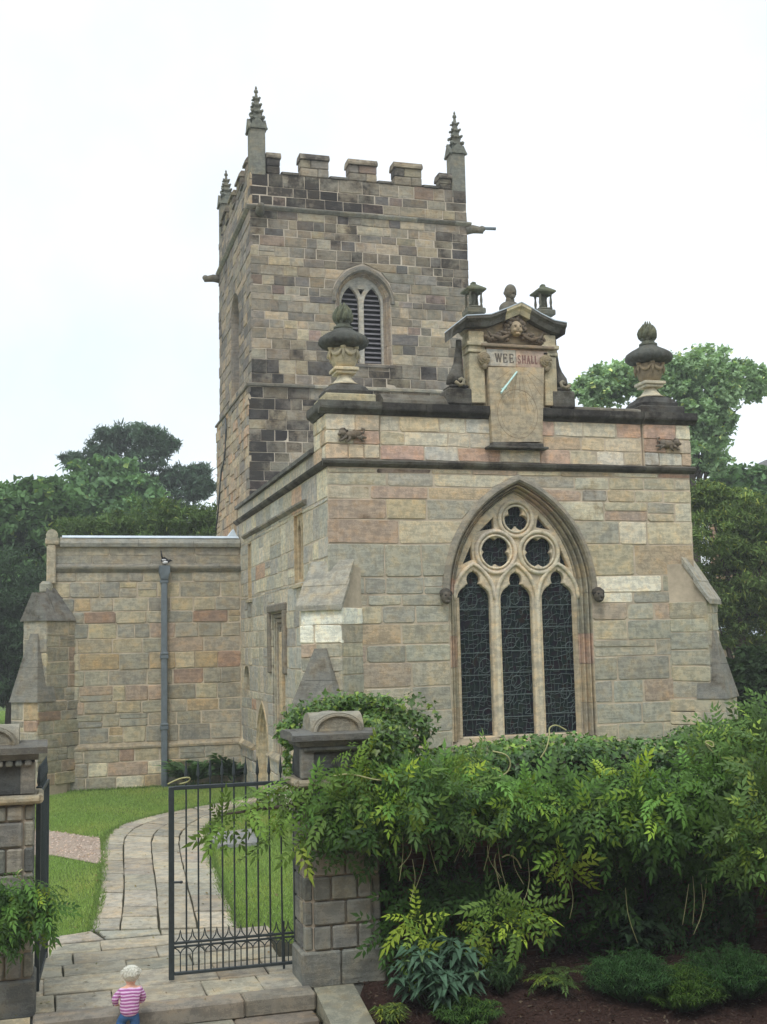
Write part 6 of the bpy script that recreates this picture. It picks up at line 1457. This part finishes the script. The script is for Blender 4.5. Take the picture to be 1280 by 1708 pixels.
tree('ash_tree', 'airy pale green tree with open branches behind the right-hand urn', 'tree', 48, [(985, 652, 24), (1010, 640, 28), (1040, 636, 26), (1075, 640, 28), (1110, 632, 30), (1150, 622, 32), (1185, 608, 28), (1175, 640, 36), (1130, 668, 34), (1215, 640, 24), (1240, 632, 26), (1262, 645, 18), (1195, 672, 28), (1160, 700, 32), (1185, 730, 22), (1165, 755, 28), (1190, 770, 18), (1145, 730, 26), (1210, 700, 14)], (.26, .38, .22), .17, 44, (1165, 1100), .85, .03, QUAD, sub=46, thin=.55, spread=1.5)
tree('yew_tree', 'brown-tinged yew against the right end of the chancel', 'yew tree', 35, [(1180, 830, 34), (1215, 850, 46), (1255, 870, 50), (1190, 890, 46), (1230, 920, 56), (1200, 960, 44), (1260, 960, 56), (1225, 1000, 46), (1275, 1020, 46), (1190, 1010, 34), (1250, 1060, 40), (1210, 1050, 34), (1290, 900, 50)], (.12, .18, .06), .15, 110, (1240, 1180), .7, .1, NEED)
tree('broadleaf_tree', 'small fresh green tree at the right picture edge below the house eave', 'tree', 52, [(1225, 810, 26), (1260, 812, 28), (1290, 815, 34), (1245, 850, 40), (1285, 860, 40), (1200, 815, 18)], (.11, .2, .085), .26, 80, (1280, 1120), .9, .03)
tree('laurel_bush', 'dark laurel bush between the chancel buttress and the hedge end', 'bush', 28, [(1225, 1130, 28), (1250, 1150, 34), (1232, 1180, 34), (1270, 1190, 36), (1210, 1180, 26), (1255, 1110, 26), (1250, 1215, 40)], (.035, .065, .026), .14, 80, (1245, 1280), .9, .0)
tree('laurel_bush', 'low clipped bush far behind at the foot of the left trees', 'bush', 50, [(-30, 1150, 30), (0, 1150, 24), (-60, 1150, 30)], (.03, .055, .02), .2, 80, (-10, 1185), .8, .0)
# ---------------- upper-window house behind the viewpoint: unseen, added and sized to shade the foreground
M['oldbrick'] = plain('old_brickwork', (.16, .1, .075), .9, .3, 12, .01)
hw = thing('house', 'unseen brick house behind the upper-window viewpoint, added to shade the foreground', 'house', (0, -21, -.33))
m = MB(); m.box((-22, -28, -.5), (20, -20.9, 7.2)); m.build('wall', M['oldbrick'], hw)
m = MB(); m.prism([(-22.4, -20.5, 7.22), (-22.4, -24.4, 10.0), (-22.4, -28.4, 7.22)], (42.8, 0, 0), rgba((92, 90, 92), .3)); m.build('roof', M['trim'], hw)
for a in np.arange(-20, 19, 3.2):
    for b in (.5, 4.6):
        m = MB(); m.box((a, -20.96, b), (a+1.1, -20.86, b+1.9), (.7, .7, .68, 0)); f_ = m.build('window', M['lead'], hw); m = MB(); m.box((a+.08, -20.857, b+.08), (a+1.02, -20.84, b+1.82)); m.build('pane', M['glass'], f_)
# ---------------- buildings glimpsed on the right
M['brick'] = stone_material('brickwork', bm=.008)
hs = at(1300, 792, 62); house = thing('house', 'house far right of which only a dark overhanging eave shows', 'house', (float(hs[0])+5, float(hs[1])+3, 0))
x0, y0, zE = float(hs[0])+.35, float(hs[1]), float(hs[2])
m = MB(); m.box((x0+.2, y0, -.2), (x0+9, y0+8, zE-.1), rgba((150, 116, 96), .2)); m.build('wall', M['brick'], house)
m = MB(); m.prism([(x0-.35, y0-.3, zE-.12), (x0-.35, y0-.3, zE+.08), (x0+4.5, y0-.3, zE+2.2), (x0+9.5, y0-.3, zE+.08), (x0+9.5, y0-.3, zE-.12)], (0, 8.6, 0), rgba((92, 90, 92), .3)); m.build('roof', M['trim'], house)
for a in (2, 6):
    for b in (1.2, 4.0):
        m = MB(); m.box((x0+a, y0-.04, b), (x0+a+1.1, y0+.05, b+1.4), (.8, .8, .78, 0)); f_ = m.build('window', M['lead'], house); m = MB(); m.box((x0+a+.08, y0-.06, b+.08), (x0+a+1.02, y0-.045, b+1.32)); m.build('pane', M['glass'], f_)
ob = at(1240, 1058, 40); x0, y0, z0 = float(ob[0]), float(ob[1]), float(ob[2])
out_b = thing('outbuilding', 'low outbuilding with pale sheet roof glimpsed through the yew branches', 'shed', (x0+3, y0, 0))
m = MB(); m.prism([(x0-.2, y0-.3, z0-.06), (x0-.2, y0-.3, z0), (x0-.2, y0+3.5, z0+.5), (x0-.2, y0+3.5, z0+.4)], (7, 0, 0)); m.build('roof', M['lead'], out_b)
m = MB(); m.box((x0+.1, y0, -.2), (x0+6.5, y0+3.2, z0-.03), rgba((150, 130, 112), .2)); m.build('wall', M['brick'], out_b)
rl = at(1262, 1142, 33); x0, y0, z0 = float(rl[0]), float(rl[1]), float(rl[2])
lw_ = thing('low_wall', 'low orange-red brick wall end at the right edge beyond the laurel', 'wall', (x0+2, y0, 0))
m = MB(); m.box((x0, y0, -.2), (x0+5, y0+.3, z0-.06), rgba((172, 112, 88), .1)); m.build('brickwork', M['brick'], lw_); m = MB(); m.bbox((x0-.03, y0-.03, z0-.055), (x0+5, y0+.33, z0), .01, rgba((170, 120, 98), .1)); m.build('coping', M['brick'], lw_)

# ================================================================== CHILD
def skin_mesh(name, joints, edges, root, mat, parent, sub=2):
    names = list(joints); me = bpy.data.meshes.new(name); me.from_pydata([joints[n][0] for n in names], [(names.index(a), names.index(b)) for a, b in edges], [])
    o = bpy.data.objects.new(name, me); C.objects.link(o); o.modifiers.new('skin', 'SKIN').use_smooth_shade = True
    for i, n in enumerate(names):
        r = joints[n][1]; me.skin_vertices[0].data[i].radius = r if isinstance(r, tuple) else (r, r)
    me.skin_vertices[0].data[names.index(root)].use_root = True
    s_ = o.modifiers.new('sub', 'SUBSURF'); s_.levels = sub; s_.render_levels = sub
    return evaluated(o, name, mat, parent)
CX, CY, CZ = -3.965, -8.53, -.164
kid = thing('person', 'toddler with white-blond hair in a pink striped cardigan and jeans, seen from behind', 'child', (CX, CY, CZ))
M['skin'] = plain('skin', lin((214, 164, 140)), .6, .05, 30, 0)
M['jeans'] = plain('denim', lin((52, 84, 122)), .9, .25, 40, .001)
M['shoe'] = plain('shoe', lin((60, 50, 60)), .7, .1, 20, 0)
M['hair'] = plain('white_blond_hair', lin((226, 216, 192)), .6, .16, 60, .003)
kid.scale = (.93, .9, .81)
def knit():
    m, n, b = nodes('striped_knit'); p = pos(n); sp = n.nodes.new('ShaderNodeSeparateXYZ'); n.links.new(p, sp.inputs[0])
    w = mth(n, 'FRACT', mth(n, 'MULTIPLY', mth(n, 'ADD', sp.outputs['Z'], mth(n, 'MULTIPLY', noise(n, p, 6, 2), .03)), 1/.029))
    c = ramp(n, w, [(.0, lin((150, 84, 140))), (.45, lin((160, 92, 148))), (.55, lin((218, 178, 208))), (.9, lin((222, 184, 212))), (1, lin((150, 84, 140)))])
    n.links.new(c, b.inputs['Base Color']); b.inputs['Roughness'].default_value = .95; bump(n, b, mth(n, 'ADD', noise(n, p, 120, 3), mth(n, 'MULTIPLY', noise(n, p, 22, 3), 4)), .006, .8); return m
M['knit'] = knit()
def J(x, y_, z, r): return ((CX+x, CY+y_, CZ+z), r)
body = dict(pel=J(0, 0, .3, (.05, .042)), sp=J(0, .0, .38, (.066, .055)), ch=J(0, .0, .47, (.07, .055)), ne=J(.01, .01, .555, (.034, .034)), hd=J(.012, .015, .585, (.05, .052)), h2=J(.014, .02, .635, (.066, .072)), h3=J(.014, .015, .695, (.062, .066)), h4=J(.014, .01, .735, (.034, .036)),
    sl=J(-.075, 0, .51, .036), el=J(-.13, .0, .42, .028), wl=J(-.125, .06, .345, .02), hl=J(-.115, .1, .325, (.02, .012)), sr=J(.085, 0, .51, .036), er=J(.12, .02, .41, .028), wr=J(.112, .07, .34, .02), hr=J(.1, .11, .325, (.02, .012)),
    pl=J(-.045, 0, .25, .034), kl=J(-.075, .03, .16, .04), al=J(-.085, -.03, .05, .028), tl=J(-.085, .04, .025, .022), pr=J(.045, 0, .25, .034), kr=J(.05, .01, .15, .04), ar=J(.05, 0, .05, .028), tr=J(.055, .07, .025, .022))
BE = [('pel', 'sp'), ('sp', 'ch'), ('ch', 'ne'), ('ne', 'hd'), ('hd', 'h2'), ('h2', 'h3'), ('h3', 'h4'), ('ch', 'sl'), ('sl', 'el'), ('el', 'wl'), ('wl', 'hl'), ('ch', 'sr'), ('sr', 'er'), ('er', 'wr'), ('wr', 'hr'), ('pel', 'pl'), ('pl', 'kl'), ('kl', 'al'), ('al', 'tl'), ('pel', 'pr'), ('pr', 'kr'), ('kr', 'ar'), ('ar', 'tr')]
for s_, h in (('l', 'hl'), ('r', 'hr')):
    hx, hy, hz = (v-c for v, c in zip(body[h][0], (CX, CY, CZ)))
    for i, (dx, ln) in enumerate(((-.015, .03), (-.005, .036), (.005, .034), (.014, .026))):
        body[f'f{s_}{i}'] = J(hx+dx, hy+.02, hz-.008, .0062); body[f'g{s_}{i}'] = J(hx+dx*1.1, hy+.02+ln*.6, hz-.008-ln*.6, .005); BE += [(h, f'f{s_}{i}'), (f'f{s_}{i}', f'g{s_}{i}')]
    e = 1 if s_ == 'l' else -1
    body[f't{s_}9'] = J(hx+e*.022, hy+.004, hz-.012, .0065); BE.append((h, f't{s_}9'))
skin_mesh('body', body, BE, 'pel', M['skin'], kid)
jk = dict(hem=J(0, -.004, .2, (.108, .092)), w=J(0, -.002, .36, (.1, .08)), ch=J(.003, .0, .46, (.094, .07)), sh=J(.006, .003, .515, (.07, .056)), nk=J(.01, .008, .542, (.042, .04)),
    sl=J(-.088, 0, .505, .042), el=J(-.142, .0, .42, .038), wl=J(-.13, .055, .345, .03), sr=J(.096, 0, .505, .042), er=J(.132, .02, .41, .038), wr=J(.118, .065, .34, .03))
skin_mesh('cardigan', jk, [('hem', 'w'), ('w', 'ch'), ('ch', 'sh'), ('sh', 'nk'), ('ch', 'sl'), ('sl', 'el'), ('el', 'wl'), ('ch', 'sr'), ('sr', 'er'), ('er', 'wr')], 'hem', M['knit'], kid)
jn = dict(ws=J(0, 0, .36, (.062, .05)), pel=J(0, 0, .27, (.06, .05)), pl=J(-.045, 0, .22, .056), kl=J(-.08, .03, .16, .054), al=J(-.092, -.02, .06, .046), pr=J(.045, 0, .22, .056), kr=J(.052, .01, .15, .054), ar=J(.052, 0, .06, .046))
skin_mesh('jeans', jn, [('ws', 'pel'), ('pel', 'pl'), ('pl', 'kl'), ('kl', 'al'), ('pel', 'pr'), ('pr', 'kr'), ('kr', 'ar')], 'pel', M['jeans'], kid)
for x, y_ in ((-.088, -.01), (.054, .03)):
    m = MB(); m.blob((CX+x, CY+y_, CZ+.026), (.035, .062, .028), None, 12, 8); m.build('shoe', M['shoe'], kid, True)
# hair: a shaggy cap of locks over the crown and back of the head
m = MB(); hx, hy, hz = CX+.014, CY+.012, CZ+.672; k = random.Random(3)
m.blob((hx, hy-.008, hz+.01), (.077, .08, .082), None, 18, 12)
for i in range(1100):
    th, ph = k.uniform(0, 6.283), math.acos(k.uniform(-.6, 1)); d = Vector((math.sin(ph)*math.cos(th), math.sin(ph)*math.sin(th), math.cos(ph)))
    if d.y > .5 and d.z < .3: continue
    p = Vector((hx, hy-.008, hz+.01))+Vector((d.x*.077, d.y*.08, d.z*.082)); fl = Vector((d.x*.5+k.uniform(-.12, .12), d.y*.5+k.uniform(-.12, .12), -1 if d.z < .75 else -.4))
    fl = (fl-d*fl.dot(d)).normalized(); L = k.uniform(.03, .055); m.tube([p, p+fl*L*.5+d*.004, p+fl*L+d*k.uniform(-.004, .003)], [.0034, .0032, .001], 4)
for e in (-1, 1):
    for i in range(9):
        p = Vector((hx+e*.07, hy-.01+k.uniform(-.03, .03), hz+.02+k.uniform(-.02, .03))); m.tube([p, p+Vector((e*.018, k.uniform(-.01, .01), k.uniform(-.005, .012))), p+Vector((e*.034, k.uniform(-.01, .01), k.uniform(-.03, .005)))], [.006, .005, .001], 5)
m.build('hair', M['hair'], kid, True)
m = MB(); m.blob((hx+.0, hy+.078, hz-.045), (.011, .014, .012)); 
for e in (-1, 1): m.blob((hx+e*.07, hy+.012, hz-.03), (.01, .016, .022))
m.build('nose_and_ears', M['skin'], kid, True)

# ================================================================== MAGPIE
mx_, mz_ = -1.93, 5.38; my_ = VS-.17
mag = thing('magpie', 'black and white magpie perched on the drainpipe head with its tail cocked', 'bird', (mx_, my_, mz_))
M['feather'] = plain('black_feather', (.012, .013, .016), .45, .2, 30, 0); M['white_feather'] = plain('white_feather', (.75, .75, .74), .8, .05, 30, 0)
bd = dict(t=((mx_-.05, my_, mz_+.17), (.035, .035)), b=((mx_, my_-.01, mz_+.13), (.062, .07)), c=((mx_+.06, my_-.02, mz_+.1), (.055, .06)), n=((mx_+.1, my_-.03, mz_+.12), (.036, .036)), h=((mx_+.125, my_-.035, mz_+.135), (.036, .036)), k=((mx_+.16, my_-.04, mz_+.125), (.014, .014)), q=((mx_+.19, my_-.045, mz_+.115), (.004, .005)))
skin_mesh('body', bd, [('b', 't'), ('b', 'c'), ('c', 'n'), ('n', 'h'), ('h', 'k'), ('k', 'q')], 'b', M['feather'], mag)
m = MB(); m.tube([(mx_-.05, my_, mz_+.17), (mx_-.075, my_+.01, mz_+.26), (mx_-.085, my_+.02, mz_+.38)], [.024, .02, .012], 7); m.build('tail', M['feather'], mag, True)
m = MB(); m.blob((mx_+.01, my_-.045, mz_+.085), (.07, .05, .045), None, 12, 8); m.build('belly', M['white_feather'], mag, True)
for e in (-1, 1):
    m = MB(); m.blob((mx_-.01, my_-.01+e*.062, mz_+.14), (.085, .014, .04), None, 10, 7); m.build('wing', M['feather'], mag, True)
    m = MB(); m.blob((mx_-.03, my_-.01+e*.074, mz_+.14), (.06, .008, .016), None, 10, 6); m.build('wing_patch', M['white_feather'], mag, True)
    m = MB(); m.tube([(mx_+.01, my_+e*.02, mz_+.07), (mx_+.015, my_+e*.022, mz_-.0)], .006, 5); m.build('leg', M['feather'], mag)

# ================================================================== HAZE
hm = bpy.data.materials.new('haze'); hm.use_nodes = True; hn = hm.node_tree; hn.nodes.remove(hn.nodes['Principled BSDF'])
pv = hn.nodes.new('ShaderNodeVolumePrincipled'); pv.inputs['Color'].default_value = (.95, .98, 1, 1); pv.inputs['Density'].default_value = .0016
hn.links.new(pv.outputs[0], hn.nodes['Material Output'].inputs['Volume'])
m = MB(); m.box((-270, -130, -1.4), (270, 410, 21.5)); hz_ = m.build('haze', hm); hz_['kind'] = 'stuff'
